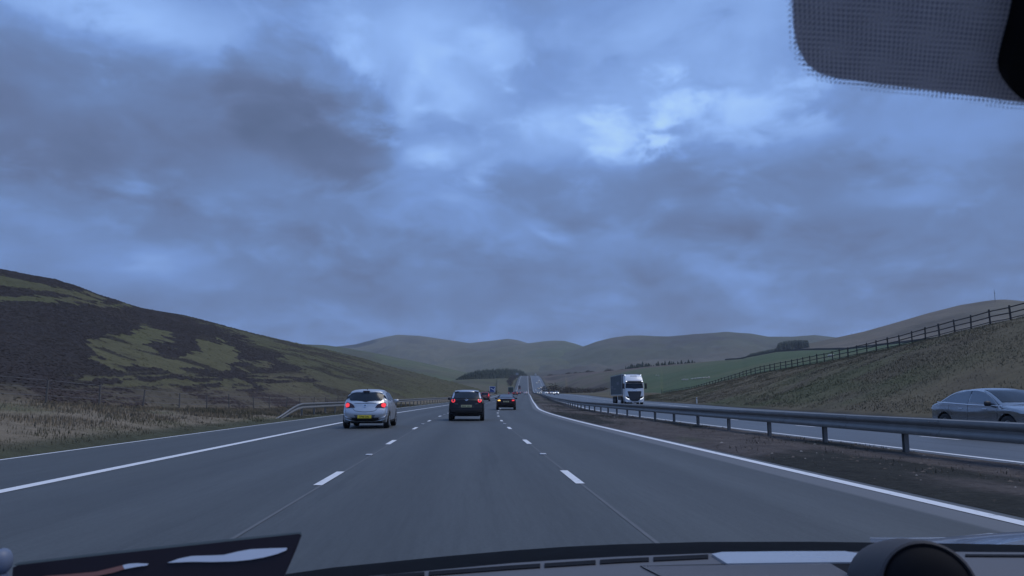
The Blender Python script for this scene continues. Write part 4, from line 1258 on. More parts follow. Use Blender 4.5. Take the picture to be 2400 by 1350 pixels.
lorry.location = RP(8.9, yl); lorry.rotation_euler = (0, 0, math.pi + heading(yl))

# --- lorries seen from behind, far ahead
def box_lorry(label, o, y, body, frame, h):
    t = empty('box_lorry', (0, 0, 0), 0, label, 'lorry', 'lorries far ahead in the left lane')
    MB().bbox((0, 4.2, .95 + (h - .95) / 2), (2.46, 8.4, h - .95), .04).build('box', body, t)
    f = MB()
    for sg in (-1, 1): f.box((sg * 1.2, -.012, .95 + (h - .95) / 2), (.12, .04, h - .95))
    f.box((0, -.016, h - .08), (2.4, .05, .16)); f.box((0, -.016, 1.0), (2.4, .05, .12))
    f.build('rear_frame', frame, t)
    MB().box((0, -.005, 2.1), (.03, .03, h - 1.4)).build('door_split', M['plastic'], t)
    MB().bbox((0, 9.6, 1.75), (2.3, 2.0, 2.3), .12).build('cab', M['white_paint'], t)
    MB().bbox((0, 5, .75), (.9, 10, .3), .03).build('chassis', M['plastic'], t)
    b = MB().box((0, -.03, .58), (2.2, .06, .14)).build('rear_bumper', M['plastic'], t)
    for sg in (-1, 1):
        MB().bbox((sg * .9, -.07, .72), (.36, .06, .13), .02).build('tail_light', M['lamp_red'], t)
        for yy in (1.6, 2.9, 9.6):
            w_ = link('wheel', m1, t, (sg * 1.0, yy, .5)); link('rim', m2, w_)
    t.location = RP(o, y); t.rotation_euler = (0, 0, heading(y))
    return t
gl = simple('dark_green_box', (.035, .060, .045), .5, 0, .15, 2)
nl = simple('dark_navy_box', (.040, .045, .065), .5, 0, .1, 2)
box_lorry('dark green box lorry with a pale rear frame in the left lane ahead', -12.7, 366, gl, M['frame_grey'], 3.5)
box_lorry('small dark lorry starting up the far rise', -12.9, 790, nl, M['grey_paint'], 3.7)
box_lorry('lorry with pale front coming over the crest of the far rise', 10.2, 1395, M['curtain'], M['white_paint'], 3.4).rotation_euler.z += math.pi

# ------------------------------------------------------------------ safety barriers
WPROF = [(.00, .775), (.055, .765), (.075, .72), (.068, .675), (.012, .63), (.012, .585), (.068, .54), (.075, .495), (.055, .45), (.0, .44), (-.012, .45), (.04, .465), (.058, .50), (.052, .53), (-.004, .58), (-.004, .635), (.052, .685), (.058, .72), (.045, .752), (-.012, .765)]
def beam(name, parent, o, side, ys, drop=None, basez=None):
    rows = []
    for y in ys:
        d = drop(y) if drop else 0
        z0 = (basez(o, y) if basez else float(E(y) + tilt(o, y)))
        rows.append([(float(B(y)) + o + side * a, y, z0 + z * (1 - .55 * d) - .40 * d) for a, z in WPROF + WPROF[:1]])
    MBx = MB().grid(rows)
    MBx.f.append(tuple(range(len(WPROF)))); k = len(MBx.v) - len(WPROF) - 1
    MBx.f.append(tuple(range(k, k + len(WPROF))))
    return MBx.build(name, M['steel'], parent, 50)
bar = empty('safety_barrier', RP(0, 6), 0, 'long steel safety barrier with a corrugated beam along the central reservation', 'barrier')
def rel(mb_obj, root):
    mb_obj.matrix_parent_inverse = Matrix.Translation(root.location).inverted()
    return mb_obj
ylist = [4.7 + 3.6 * k for k in range(72)]
for a in range(0, 72, 4):
    seg = ylist[a:a + 5] if a + 5 <= 72 else ylist[a:]
    if len(seg) < 2: continue
    ys_ = np.linspace(seg[0], seg[-1] - .004, 4 * (len(seg) - 1) + 1)
    for sd_ in (-1, 1):
        rel(beam('rail', bar, sd_ * .10, sd_, ys_), bar)
W0 = list(WPROF)
WPROF[:] = [(a * 1.0 + (.007 if i < 10 else 0), z) for i, (a, z) in enumerate(W0)]
for a in range(1, 30):
    y = ylist[a] - 1.2
    for sd_ in (-1, 1):
        rel(beam('joint_plate', bar, sd_ * .10, sd_, np.linspace(y - .16, y + .16, 3)), bar)
        for zz_ in (.72, .495):
            for dy in (-.1, .1):
                pt = RP(sd_ * .188, y + dy, zz_)
                if a < 14: rel(MB().tube(pt, pt + Vector((sd_ * .014, 0, 0)), .014, .010, 6).build('bolt', M['post_steel'], bar), bar)
WPROF[:] = W0
far = np.concatenate([np.arange(ylist[-1], 500, 12), np.arange(500, 1560, 30)])
for sd_ in (-1, 1):
    rel(beam('rail', bar, sd_ * .10, sd_, far), bar)
pmesh = MB().box((0, 0, .33), (.006, .10, .78)).box((-.045, .052, .33), (.09, .006, .78)).box((-.045, -.052, .33), (.09, .006, .78)).box((0, 0, .61), (.19, .05, .20)).mesh('post', M['post_steel'])
for y in ylist:
    rel(link('post', pmesh, bar, RP(0, y), heading(y) + random.uniform(-.04, .04)), bar)
mb = MB()
for y in np.arange(ylist[-1] + 6, 1500, 8.0):
    mb.box(RP(0, y, .3), (.10, .10, .7))
fp = rel(mb.build('far_posts', M['post_steel'], bar, fix=False), bar); fp['kind'] = 'stuff'
# dark central kerb drain seen under the far beams
lb = empty('safety_barrier', RP(-19.0, 42), 0, 'steel safety barrier on the left verge, its near end ramped down into the grass', 'barrier')
def bz(o, y): return float(E(y)) + .05
def drop(y): return float(1 - sstep(38.5, 46, y))
for (a, b) in ((38.5, 52), (52, 70), (70, 100), (100, 150), (150, 230), (230, 330)):
    rel(beam('rail', lb, -18.95, 1, np.linspace(a, b - .004, 14), drop, bz), lb)
for k in range(60):
    y = 43 + 3.2 * k
    h_ = 1 - .6 * drop(y)
    o = rel(link('post', pmesh, lb, Vector((float(B(y)) - 19.02, y, bz(0, y) - .38 * drop(y)))), lb)
    o.scale.z = h_
    o.rotation_euler.z = heading(y)

# ------------------------------------------------------------------ fences
def vr(o, y): return float(verge_right(o, y))
fence = empty('post_and_rail_fence', (float(B(60)) + 37, 60, vr(37.0, 60)), 0, 'dark timber post and rail fence climbing along the top of the right bank', 'fence')
fps = []
y = 44.0
while y < 238:
    fps.append(Vector((float(B(y)) + 36.9 + random.uniform(-.08, .08), y, vr(36.9, y) - .02 + random.uniform(-.03, .03))))
    y += 2.75 + random.uniform(-.12, .12)
post_meshes = []
for k in range(4):
    j = [random.uniform(-.02, .02) for _ in range(4)]
    post_meshes.append(MB().bbox((j[0] * .3, 0, .60 + j[1]), (.125 + j[2], .125 + j[3], 1.42), .015).mesh('post', M['timber']))
for k, p in enumerate(fps):
    o = rel(link('post', post_meshes[k % 4], fence, p), fence)
    o.rotation_euler = (random.uniform(-.03, .03), random.uniform(-.03, .03), heading(p.y) + random.uniform(-.1, .1))
for k in range(len(fps) - 1):
    a, b = fps[k], fps[k + 1]
    for hz, th in ((1.12, .095), (.62, .095), (.16, .07)):
        d = b - a
        mid = (a + b) / 2
        rx = d.to_track_quat('Y', 'Z').to_matrix()
        me = MB().box((0, 0, 0), (.04, d.length + .06, th)).mesh('rail', M['timber'])
        o = rel(link('rail', me, fence, mid + Vector((-.085, 0, hz + random.uniform(-.025, .025)))), fence)
        o.rotation_euler = rx.to_euler()
        o.rotation_euler.y += random.uniform(-.02, .02)
lf = empty('wire_fence', (float(B(30)) - 25.6, 30, float(verge_left(-25.6, 30))), 0, 'old wire fence on leaning grey posts between the left verge and the heather hill', 'fence')
wp = []
y = 22.0
while y < 110:
    wp.append(Vector((float(B(y)) - 25.6 + random.uniform(-.1, .1), y, float(verge_left(-25.6, y)))))
    y += 4.6 + random.uniform(-.5, .5)
opm = MB().tube((0, 0, -.2), (0, 0, 1.0), .045, .038, 7).mesh('post', M['old_post'])
for p in wp:
    o = rel(link('post', opm, lf, p), lf)
    o.rotation_euler = (random.uniform(-.06, .06), random.uniform(-.06, .06), random.uniform(0, 6)); o.scale.z = random.uniform(.9, 1.05)
for hz in (.3, .6, .9):
    mb = MB()
    for k in range(len(wp) - 1):
        mb.tube(wp[k] + Vector((0, 0, hz)), wp[k + 1] + Vector((0, 0, hz)), .006, .006, 4, False)
    rel(mb.build('wire', M['post_steel'], lf, fix=False), lf)

# ------------------------------------------------------------------ signs and small furniture
mk = empty('marker_post', (float(B(97)) + 16.9, 97, vr(16.9, 97)), 0, 'short white marker post at the foot of the grassy right bank', 'marker post')
MB().bbox((0, 0, .38), (.14, .05, .80), .02).build('post', M['white_plastic'], mk)
MB().bbox((0, -.03, .66), (.08, .012, .12), .004).build('reflector', M['lamp_dark'], mk)
ys_ = 371
zb = float(verge_left(-21.6, ys_))
sg_ = empty('road_sign', (float(B(ys_)) - 21.6, ys_, zb), 0, 'blue square road sign with a white diagonal stroke beside the left verge', 'road sign')
pn = MB().bbox((0, 0, 2.35), (2.8, .06, 2.9), .02).build('panel', M['sign_white'], sg_)
MB().box((0, -.036, 2.35), (2.52, .012, 2.62)).build('blue_face', M['sign_blue'], pn)
mb = MB()
mb.add([(-.95, -.05, 2.75), (-.80, -.05, 3.05), (.86, -.05, 2.15), (.86, -.05, 1.72), (-.95, -.044, 2.75), (-.8, -.044, 3.05), (.86, -.044, 2.15), (.86, -.044, 1.72)], [(0, 1, 2, 3), (7, 6, 5, 4), (0, 3, 7, 4), (1, 5, 6, 2)])
mb.build('diagonal_stroke', M['sign_white'], pn)
MB().box((1.0, -.047, 2.15), (.26, .01, 1.9)).build('upright_stroke', M['sign_white'], pn)
for sx in (-.8, .8):
    MB().tube((sx, .06, -.3), (sx, .06, 3.6), .06, .06, 8).build('post', M['post_steel'], sg_)
ys_ = 1262
s2 = empty('road_sign', (float(B(ys_)) - 21.5, ys_, float(E(ys_))), 0, 'pale grey roadside sign standing left of the crest of the far rise', 'road sign')
MB().bbox((0, 0, 4.6), (4.6, .15, 3.6), .04).build('panel', M['sign_back'], s2)
for sx in (-1.5, 1.5):
    MB().tube((sx, .12, -.5), (sx, .12, 6.2), .12, .12, 8).build('post', M['post_steel'], s2)
u_, _s = px_us(2332, 702)
ym = 895.0
zm = float(MH(np.array([u_]), np.array([ym]))[0])
mt = empty('radio_mast', (u_ * ym, ym, zm), 0, 'thin radio mast on top of the pale hill at the right', 'mast')
mb = MB()
for k in range(3):
    a = 2 * math.pi * k / 3
    mb.tube((.45 * math.cos(a), .45 * math.sin(a), -1), (.22 * math.cos(a), .22 * math.sin(a), 15), .09, .07, 5)
for z in np.arange(.5, 14.5, 1.2):
    r_ = .45 - .23 * z / 15
    for k in range(3):
        a, b = 2 * math.pi * k / 3, 2 * math.pi * (k + 1) / 3
        mb.tube((r_ * math.cos(a), r_ * math.sin(a), z), (r_ * math.cos(b), r_ * math.sin(b), z + 1.1), .045, .045, 4)
o = mb.build('lattice', M['mast'], mt, fix=False)
MB().tube((0, 0, 14.5), (0, 0, 17.2), .09, .05, 6).build('aerial', M['mast'], mt)
MB().bbox((.4, -.3, 10.5), (.35, .3, 1.6), .05).build('antenna', M['mast'], mt)

# ------------------------------------------------------------------ trees, bushes, sheep
def conifer_geo(rng, h=1.0, r=.22):
    vs, fs = [], []
    n = 7; tiers = 5
    for k in range(tiers):
        zb_ = h * (.06 + .80 * k / tiers); zt = min(h, zb_ + h * (.42 - .03 * k))
        rr = r * (1 - .80 * k / tiers)
        b = len(vs)
        for i in range(n):
            a = 2 * math.pi * (i + .5 * k) / n
            q = rr * rng.uniform(.65, 1.2)
            vs.append((q * math.cos(a), q * math.sin(a), zb_ + rng.uniform(-.04, .04) * h))
        vs.append((rng.uniform(-.02, .02), rng.uniform(-.02, .02), zt))
        for i in range(n): fs.append((b + i, b + (i + 1) % n, b + n))
    return np.array(vs), np.array(fs)
CG = [conifer_geo(random.Random(k), 1.0, random.Random(k).uniform(.17, .25)) for k in range(6)]
def forest(name, places, label, cat):
    Vs, Fs, k = [], [], 0
    for (x, y, z, h) in places:
        v, f = CG[random.randrange(6)]
        a = random.uniform(0, 6.28); c, s_ = math.cos(a), math.sin(a)
        w_ = random.uniform(.8, 1.25)
        vv = np.stack([(v[:, 0] * c - v[:, 1] * s_) * h * w_ + x, (v[:, 0] * s_ + v[:, 1] * c) * h * w_ + y, v[:, 2] * h + z], 1)
        Vs.append(vv); Fs.append(f + k); k += len(v)
    o = link(name, np_mesh(name, np.concatenate(Vs), np.concatenate(Fs), M['conifer'], False))
    return tag(o, label, cat, kind='stuff')
pl = []
TOP = [(1066, 890), (1075, 884), (1092, 875), (1120, 868.5), (1150, 866), (1185, 865), (1215, 866.5), (1228, 871), (1238, 881)]
for i in range(900):
    px = random.uniform(1068, 1239)
    py = float(np.interp(px, [1060, 1120, 1170, 1222, 1240], [892, 887.5, 886.5, 884.5, 884]))
    u_, s_ = px_us(px, py)
    Rr = float(np.interp(u_, [-.03, .0, .05, .066, .075], [900, 950, 1150, 1400, 1430]))
    y = Rr * random.uniform(.985, 1.06)
    zg = CAMH + s_ * Rr
    top = CAMH + px_us(px, np.interp(px, [a for a, _ in TOP], [b for _, b in TOP]))[1] * y
    h = max(2, (top - zg) * random.uniform(.60, 1.18) * (1 if y > Rr * 1.01 else .9))
    pl.append((u_ * y, y, zg - 1.0, h + 1))
forest('forest', pl, 'dark conifer wood standing left of the crest of the far rise', 'wood')
pl = []
for i in range(800):
    px = random.uniform(1750, 1895)
    py_r = np.interp(px, [1720, 1780, 1819, 1860, 1900], [842, 834, 823, 813, 804])
    u_, s_ = px_us(px, py_r)
    Rr = float(np.interp(u_, [0, .40, .75], [1150, 1100, 900]))
    deep = random.uniform(.0, 1)
    y = Rr * (.93 + .11 * deep)
    zg = float(MH(np.array([u_]), np.array([min(y, Rr)]))[0])
    tp = np.interp(px, [1745, 1760, 1820, 1823, 1840, 1870, 1893, 1897], [836, 827, 815, 804, 798, 795.5, 796, 802])
    top = CAMH + px_us(px, tp)[1] * y
    h = max(2.5, (top - zg) * random.uniform(.8, 1.05))
    pl.append((u_ * y, y, zg - .5, min(h, 15)))
forest('plantation', pl, 'dark conifer plantation on the shoulder of the pale right hill', 'wood')
def ridge_right(px):
    u_ = px_us(px, 860)[0]
    Rr = float(right_R(u_))
    return u_, Rr
cm = []
for k in range(6):
    mbc = MB(); mbc.v = [tuple(q) for q in CG[k][0]]; mbc.f = [tuple(q) for q in CG[k][1]]
    cm.append((mbc.mesh('crown', M['conifer'], fix=False), MB().tube((0, 0, -.05), (0, 0, .3), .025, .018, 6).mesh('trunk', M['bark'])))
for i in range(84):
    px = 1466 + 178 * (i / 83) ** 1.15 + random.uniform(-3, 3)
    u_, Rr = ridge_right(px)
    y = Rr * random.uniform(1.0, 1.05)
    z = float(right_h(np.array([u_]), np.array([y]))[0][0])
    h = random.uniform(3.2, 6.5) * np.interp(px, [1466, 1500, 1560, 1650], [.9, 1.25, .9, .55])
    t = empty('conifer_tree', (u_ * y, y, z - .2), random.uniform(0, 6), 'small dark conifer in the row along the top of the green pasture', 'tree', 'conifers along the top of the green pasture')
    a, b = cm[i % 6]
    link('crown', a, t); link('trunk', b, t)
    t.scale = (h * random.uniform(1.3, 2.1), h * random.uniform(1.3, 2.1), h)
def bush_mesh(name, mat, n=260, seed=0, spike=.16):
    rng = random.Random(seed); mb = MB()
    for _ in range(n):
        while True:
            p = Vector((rng.uniform(-1, 1), rng.uniform(-1, 1), rng.uniform(0, 1)))
            if p.x ** 2 + p.y ** 2 + (p.z - .25) ** 2 / .6 < rng.uniform(.5, 1.05): break
        d = Vector((rng.uniform(-1, 1), rng.uniform(-1, 1), rng.uniform(-.2, 1.2))).normalized() * spike * rng.uniform(.6, 1.6)
        s_ = d.cross(Vector((rng.uniform(-1, 1), rng.uniform(-1, 1), rng.uniform(-1, 1)))).normalized() * spike * .35
        mb.add([p - s_, p + s_, p + d], [(0, 1, 2)])
    for k in range(6):
        a = k * 1.05
        mb.tube((0, 0, -.1), (.5 * math.cos(a), .5 * math.sin(a), .75), .035, .012, 4, False)
    return mb.mesh(name, mat, fix=False)
bms = [bush_mesh('bush', M['bush'], 300, k) for k in range(3)]
bbs = [bush_mesh('bush', M['bare'], 220, 10 + k, .2) for k in range(3)]
def bush(px, y, rx, h, lab, grp, bare=False, side='R', name='bush'):
    u_ = px_us(px, 900)[0]
    if side == 'R': z = float(right_h(np.array([u_]), np.array([y]))[0][0])
    else: z = float(E(y)) - .3
    o = link(name, random.choice(bbs if bare else bms), None, (u_ * y, y, z - .2), random.uniform(0, 6))
    o.scale = (rx, rx * random.uniform(.8, 1.2), h)
    return tag(o, lab, 'bush', grp)
bush(1297, 640, 7.0, 7.5, 'tall rounded brown bush nearest the foot of the far rise on the right', None)
bush(1275, 690, 4.0, 5.0, 'smaller brown bush close against the oncoming lanes at the foot of the rise', None)
for px, y, rx, h in [(1318, 560, 6, 5), (1335, 540, 6, 4.4), (1352, 520, 6, 4), (1372, 500, 6, 3.6), (1392, 470, 5, 3), (1330, 600, 6, 5), (1412, 450, 5, 2.4)]:
    bush(px, y, rx, h, 'low brown scrub in the hollow right of the far traffic', 'low scrub in the hollow')
for i in range(16):
    px = 1288 + 11.5 * i + random.uniform(-4, 4)
    u_, Rr = ridge_right(px)
    y = Rr * 1.01
    z = float(right_h(np.array([u_]), np.array([y]))[0][0])
    o = link('bush', bms[i % 3], None, (u_ * y, y, z - .2), random.uniform(0, 6))
    hh = random.uniform(1.2, 3.2) if i % 4 else 4.2
    o.scale = (hh * 1.6, hh * 1.6, hh)
    tag(o, 'dark hedge bush on the skyline of the brown rough pasture', 'bush', 'hedge bushes on the pasture skyline')
for i in range(22):
    y = 690 + 26 * i
    x = float(B(y)) - 23 - random.uniform(0, 6)
    o = link('bare_bush', bbs[i % 3], None, (x, y, float(E(y)) - .5), random.uniform(0, 6))
    s_ = random.uniform(2.5, 4.5)
    o.scale = (s_, s_, s_ * random.uniform(1.0, 1.5))
    tag(o, 'bare greyish bush along the left side of the far rise', 'bush', 'bare bushes along the far rise')
# scrub beside the sign, left verge far ahead
for i, (y, o_) in enumerate([(390, -24), (405, -25), (420, -24), (440, -26), (455, -24), (480, -25), (505, -24), (535, -25), (570, -25), (610, -25)]):
    o = link('bush', bms[i % 3], None, (float(B(y)) + o_, y, float(E(y)) - .3), random.uniform(0, 6))
    s_ = random.uniform(2.0, 3.4); o.scale = (s_ * 1.5, s_ * 1.5, s_ * .8)
    tag(o, 'low dark scrub on the left verge beyond the blue sign', 'bush', 'scrub beyond the blue sign')
# pale bus-like shapes are traffic; sheep on the pasture
def sheep_mesh():
    import bmesh
    bm = bmesh.new()
    bmesh.ops.create_icosphere(bm, subdivisions=2, radius=1)
    for v in bm.verts:
        v.co = Vector((v.co.x * .55 + (.06 * v.co.x ** 3), v.co.y * .27, v.co.z * .28 + .62 + .03 * v.co.x))
    me = bpy.data.meshes.new('body'); bm.to_mesh(me); bm.free()
    me.materials.append(M['wool']); me.polygons.foreach_set('use_smooth', [True] * len(me.polygons))
    h = MB()
    h.tube((.48, 0, .72), (.66, 0, .80), .15, .12, 8); h.tube((.62, 0, .84), (.86, 0, .68), .11, .065, 8)
    h.tube((.66, .06, .88), (.62, .17, .90), .03, .012, 5); h.tube((.66, -.06, .88), (.62, -.17, .90), .03, .012, 5)
    hd = h.mesh('head', M['wool'], 60)
    l = MB()
    l.tube((0, 0, 0), (0, 0, .22), .03, .032, 6); l.tube((0, 0, .22), (.02, 0, .5), .04, .075, 6)
    return me, hd, l.mesh('leg', M['wool'], 60)
sb, sh, sl = sheep_mesh()
SPX = [(1601, 893), (1605, 892), (1610, 892.5), (1622, 891), (1629, 890.5), (1634, 890), (1639, 889.5), (1642, 889.5), (1649, 889), (1655, 888.5), (1661, 888), (1538, 881), (1543, 881.5), (1945, 839), (1950, 838.5)]
for i, (px, py) in enumerate(SPX):
    u_, s_ = px_us(px, py)
    z0_, zf_, R_ = [float(q[0]) for q in right_parts(np.array([u_]))]
    yy = np.linspace(zf_ + 2, R_, 600)
    hh, _ = right_h(np.full(600, u_), yy)
    k = int(np.argmin(abs((hh - CAMH) / yy - s_)))
    y = float(yy[k])
    lab, grp = (('leftmost', 'second from left', 'third from left', 'fourth from left', 'fifth from left', 'middle', 'fifth from right', 'fourth from right', 'third from right', 'second from right', 'rightmost')[i] + ' white sheep of the long line on the green pasture', 'sheep in a line on the pasture') if i < 11 else ((('left' if i == 11 else 'right') + ' one of two pale sheep grazing just right of the lorry', 'sheep beside the lorry') if i < 13 else (('left' if i == 13 else 'right') + ' one of two sheep just behind the timber fence', 'sheep behind the fence'))
    t = empty('sheep', (u_ * y, y, float(hh[k])), random.choice([0, math.pi]) + random.uniform(-.6, .6), lab, 'sheep', grp)
    link('body', sb, t); link('head', sh, t)
    for lx in (-.3, .32):
        for ly in (-.13, .13):
            link('leg', sl, t, (lx, ly, 0))
    t.scale = (.82, .82, .82)

# drystone dyke between the pasture and the pale hill
rows = []
for px in np.linspace(1700, 2380, 60):
    u_, Rr = ridge_right(px)
    y = Rr * .992
    z = float(right_h(np.array([u_]), np.array([y]))[0][0]) - .1
    hh = 1.15 + random.uniform(-.12, .12)
    x = u_ * y
    rows.append([(x, y - .3, z - .3), (x, y - .22, z + hh), (x, y + .22, z + hh), (x, y + .3, z - .3)])
dy = empty('stone_wall', rows[0][0], 0, 'low dark field wall along the top edge of the pasture below the pale hill', 'wall')
mbw = MB().grid([[Vector(q) - Vector(rows[0][0]) for q in r_] for r_ in rows])
mbw.build('wall', simple('dark_fieldstone', (.075, .072, .068), .9, 0, .4, 3, bump=.5), dy)

# ------------------------------------------------------------------ grass and heather (nobody could count them)
def blades(name, x, y, z, h, wd, col, label, cat, lean=.35, mat='leaf'):
    n = len(x)
    a = RNG.uniform(0, 2 * np.pi, n); la = RNG.uniform(0, 2 * np.pi, n); ln = RNG.uniform(.1, 1, n) * lean * h
    dx, dy = np.cos(a) * wd / 2, np.sin(a) * wd / 2
    V = np.empty((n, 3, 3))
    V[:, 0] = np.stack([x - dx, y - dy, z - .05], 1)
    V[:, 1] = np.stack([x + dx, y + dy, z - .05], 1)
    V[:, 2] = np.stack([x + np.cos(la) * ln, y + np.sin(la) * ln, z + h], 1)
    F = np.arange(3 * n).reshape(n, 3)
    o = link(name, np_mesh(name, V.reshape(-1, 3), F, M[mat], False, np.repeat(col, 3, axis=0)))
    return tag(o, label, cat, kind='stuff')
n = 75000
y = 8 + 92 * RNG.random(n) ** 1.5
o = -18.35 - 7.9 * RNG.random(n)
x = B(y) + o
clump = fbm(x * .6, y * .6, 201, 4)
keep = RNG.random(n) < sstep(.36, .6, clump) * .9 + .15
x, y, o, clump = x[keep], y[keep], o[keep], clump[keep]
kerb = sstep(-20.3, -18.6, o)
h = (.05 + .11 * RNG.random(len(x))) * np.interp(y, [8, 35], [.7, 1.1]) * (1 - .45 * kerb) * (.6 + .8 * clump)
col = np.tile(np.array([.198, .163, .114]), (len(x), 1)) * RNG.uniform(.82, 1.15, (len(x), 1))
g = np.clip(kerb * .9 + sstep(.52, .68, fbm(x * .25, y * .25, 205, 4)) * .7, 0, 1)
col = mixc(col, (.064, .068, .042), g * RNG.uniform(.6, 1, len(x)))
blades('verge_grass', x, y, verge_left(o, y), h,   .014 + .0008 * y, col, 'long dry grass on the left verge, greener along the kerb', 'grass')
n = 110000
y = 24 + 150 * RNG.random(n) ** 1.4
o = 17.2 + 20.6 * RNG.random(n)
x = B(y) + o
clump = fbm(x * .4, y * .4, 211, 4)
keep = RNG.random(n) < sstep(.35, .6, clump) * .8 + .25
x, y, o, clump = x[keep], y[keep], o[keep], clump[keep]
zz, _ = right_h(x / y, y)
col = bank_cover(x, y) * RNG.uniform(.85, 1.18, (len(x), 1)) * 1.05
blades('bank_grass', x, y, zz, (.03 + .09 * RNG.random(len(x))) * (.6 + .8 * clump), .035 + .0009 * y, col, 'brown and green rough grass covering the right bank', 'grass', .6)
# heather tufts on the hillside
n = 80000
u = -.66 + .68 * RNG.random(n)
z1 = root_y(u, -26.0); Rr = np.maximum(left_R(u), z1 * 1.06)
t = RNG.random(n) ** 1.3
y = z1 + (Rr - z1) * t
x = u * y
cv, hmask = left_cover(x, y, u, t)
keep = RNG.random(n) < .10 + .90 * sstep(.45, .8, hmask)
x, y, u, cv, hmask, t = x[keep], y[keep], u[keep], cv[keep], hmask[keep], t[keep]
H_, *_ = left_h(u, y)
n = len(x)
sz = (.10 + .20 * RNG.random(n)) * (.35 + .0065 * y)
ang = RNG.uniform(0, 6.28, n)
V = np.empty((n, 6, 3)); 
for k in range(5):
    a = ang + k * 2 * np.pi / 5
    r_ = sz * RNG.uniform(.6, 1.3, n)
    V[:, k] = np.stack([x + r_ * np.cos(a), y + r_ * np.sin(a), H_ - .12 * sz], 1)
V[:, 5] = np.stack([x + RNG.uniform(-.2, .2, n) * sz, y + RNG.uniform(-.2, .2, n) * sz, H_ + sz * RNG.uniform(.25, .6, n)], 1)
tri = np.array([[k, (k + 1) % 5, 5] for k in range(5)])
F = (np.arange(n)[:, None, None] * 6 + tri[None]).reshape(-1, 3)
col = cv * RNG.uniform(.82, 1.2, (n, 1))
o = link('heather', np_mesh('heather', V.reshape(-1, 3), F, M['leaf'], False, np.repeat(col, 6, axis=0)))
tag(o, 'dark heather tufts spread over the left hillside', 'heather', kind='stuff')
# litter and tufts on the central reservation
n = 2600
y = 6 + 70 * RNG.random(n) ** 1.6
o = -3.2 + 3.8 * RNG.random(n)
x = B(y) + o
zz = E(y) + soil_z(o, y)
sz = RNG.uniform(.008, .028, n) * RNG.choice([1, 1, 1, 2], n)
V = np.empty((n, 5, 3))
for k in range(4):
    a = RNG.uniform(0, 6.28, n) * .15 + k * np.pi / 2
    V[:, k] = np.stack([x + sz * 1.2 * np.cos(a), y + sz * np.sin(a), zz - .004], 1)
V[:, 4] = np.stack([x, y, zz + sz * .5], 1)
F = (np.arange(n)[:, None, None] * 5 + np.array([[k, (k + 1) % 4, 4] for k in range(4)])[None]).reshape(-1, 3)
col = np.where(RNG.random((n, 1)) < .10, np.array([[.26, .25, .24]]), np.array([[.10, .085, .075]])) * RNG.uniform(.6, 1.3, (n, 1))
o = link('debris', np_mesh('debris', V.reshape(-1, 3), F, M['leaf'], False, np.repeat(col, 5, axis=0)))
tag(o, 'small stones and scraps of litter scattered on the dark central strip', 'debris', kind='stuff')
n = 3500
y = 6 + 90 * RNG.random(n) ** 1.5
o = -3.3 + 3.9 * RNG.random(n)
x = B(y) + o
keep = fbm(x * .9, y * .35, 221, 4) > .53
x, y, o = x[keep], y[keep], o[keep]
col = np.tile(np.array([.070, .062, .044]), (len(x), 1)) * RNG.uniform(.6, 1.3, (len(x), 1))
blades('weeds', x, y, E(y) + soil_z(o, y), .03 + .05 * RNG.random(len(x)), .02 + .001 * y, col, 'thin dead weeds growing on the dark central strip', 'weeds', .8)

# ------------------------------------------------------------------ the car the picture is taken from
def on_plane(px, py, p0, nrm):
    d = pxdir(px, py); p0 = Vector(p0); nrm = Vector(nrm)
    c = Vector((0, 0, CAMH))
    t = (p0 - c).dot(nrm) / d.dot(nrm)
    return c + d * t
DASHZ, COWLZ = .985, .950
up = (0, 0, 1)
own = empty('car', (.45, .2, 0), 0, 'car we look out of: grey dashboard, dotted windscreen shade, blue bonnet edge', 'car')
def part(mb, name, mat, parent=None, smooth=False):
    p_ = parent or own
    o = mb.build(name, mat, p_, smooth)
    if p_ is own: o.matrix_parent_inverse = Matrix.Translation(own.location).inverted()
    return o
m_dash, T = new_mat('grey_soft_dash')
co = T.n('ShaderNodeTexCoord').outputs['Object']
nz = T.noise(co, 900, 2, .6)
pd = princ(T, **{'Base Color': T.mix(nz, (.085, .085, .092), (.115, .115, .122)), 'Roughness': .62, 'Specular IOR Level': .45})
bp = T.n('ShaderNodeBump'); bp.inputs['Strength'].default_value = .25; bp.inputs['Distance'].default_value = .001
T.put(bp.inputs['Height'], nz); T.put(pd.inputs['Normal'], bp.outputs[0])
m_black = simple('black_edge', (.004, .0045, .006), .8, 0, .1, 20, spec=.05)
m_slot = simple('black_vent', (.005, .005, .007), .8, 0, .1, 20, spec=.15)
m_panel = simple('panel_with_sky_sheen', (.42, .44, .47), .22, .25, .04, 6, coat=.6)  # paleness of the base colour stands in for sky mirrored in the panel
m_grey = simple('grey_trim', (.20, .20, .215), .5, 0, .08, 30)
m_bonnet = simple('blue_bonnet_with_sky_sheen', (.36, .45, .62), .22, .25, .03, 3, coat=.8)  # blue paint, lightened so its colour carries the sky's reflection
edge_top = [(300, 1412), (500, 1372), (660, 1347), (780, 1330), (900, 1318), (1050, 1303), (1200, 1290), (1330, 1281), (1450, 1275.5), (1650, 1270), (1900, 1269.5), (2100, 1272), (2250, 1274), (2400, 1277), (2600, 1283), (2800, 1291)]
edge_bot = [(300, 1446), (500, 1404), (660, 1374), (780, 1357), (900, 1345), (1050, 1331), (1200, 1317.5), (1330, 1309), (1450, 1302.5), (1650, 1295), (1900, 1291), (2100, 1291), (2250, 1291.5), (2400, 1292.5), (2600, 1297), (2800, 1304)]
et = [on_plane(*p, (0, 0, COWLZ), up) for p in edge_top]
eb = [on_plane(*p, (0, 0, DASHZ), up) for p in edge_bot]
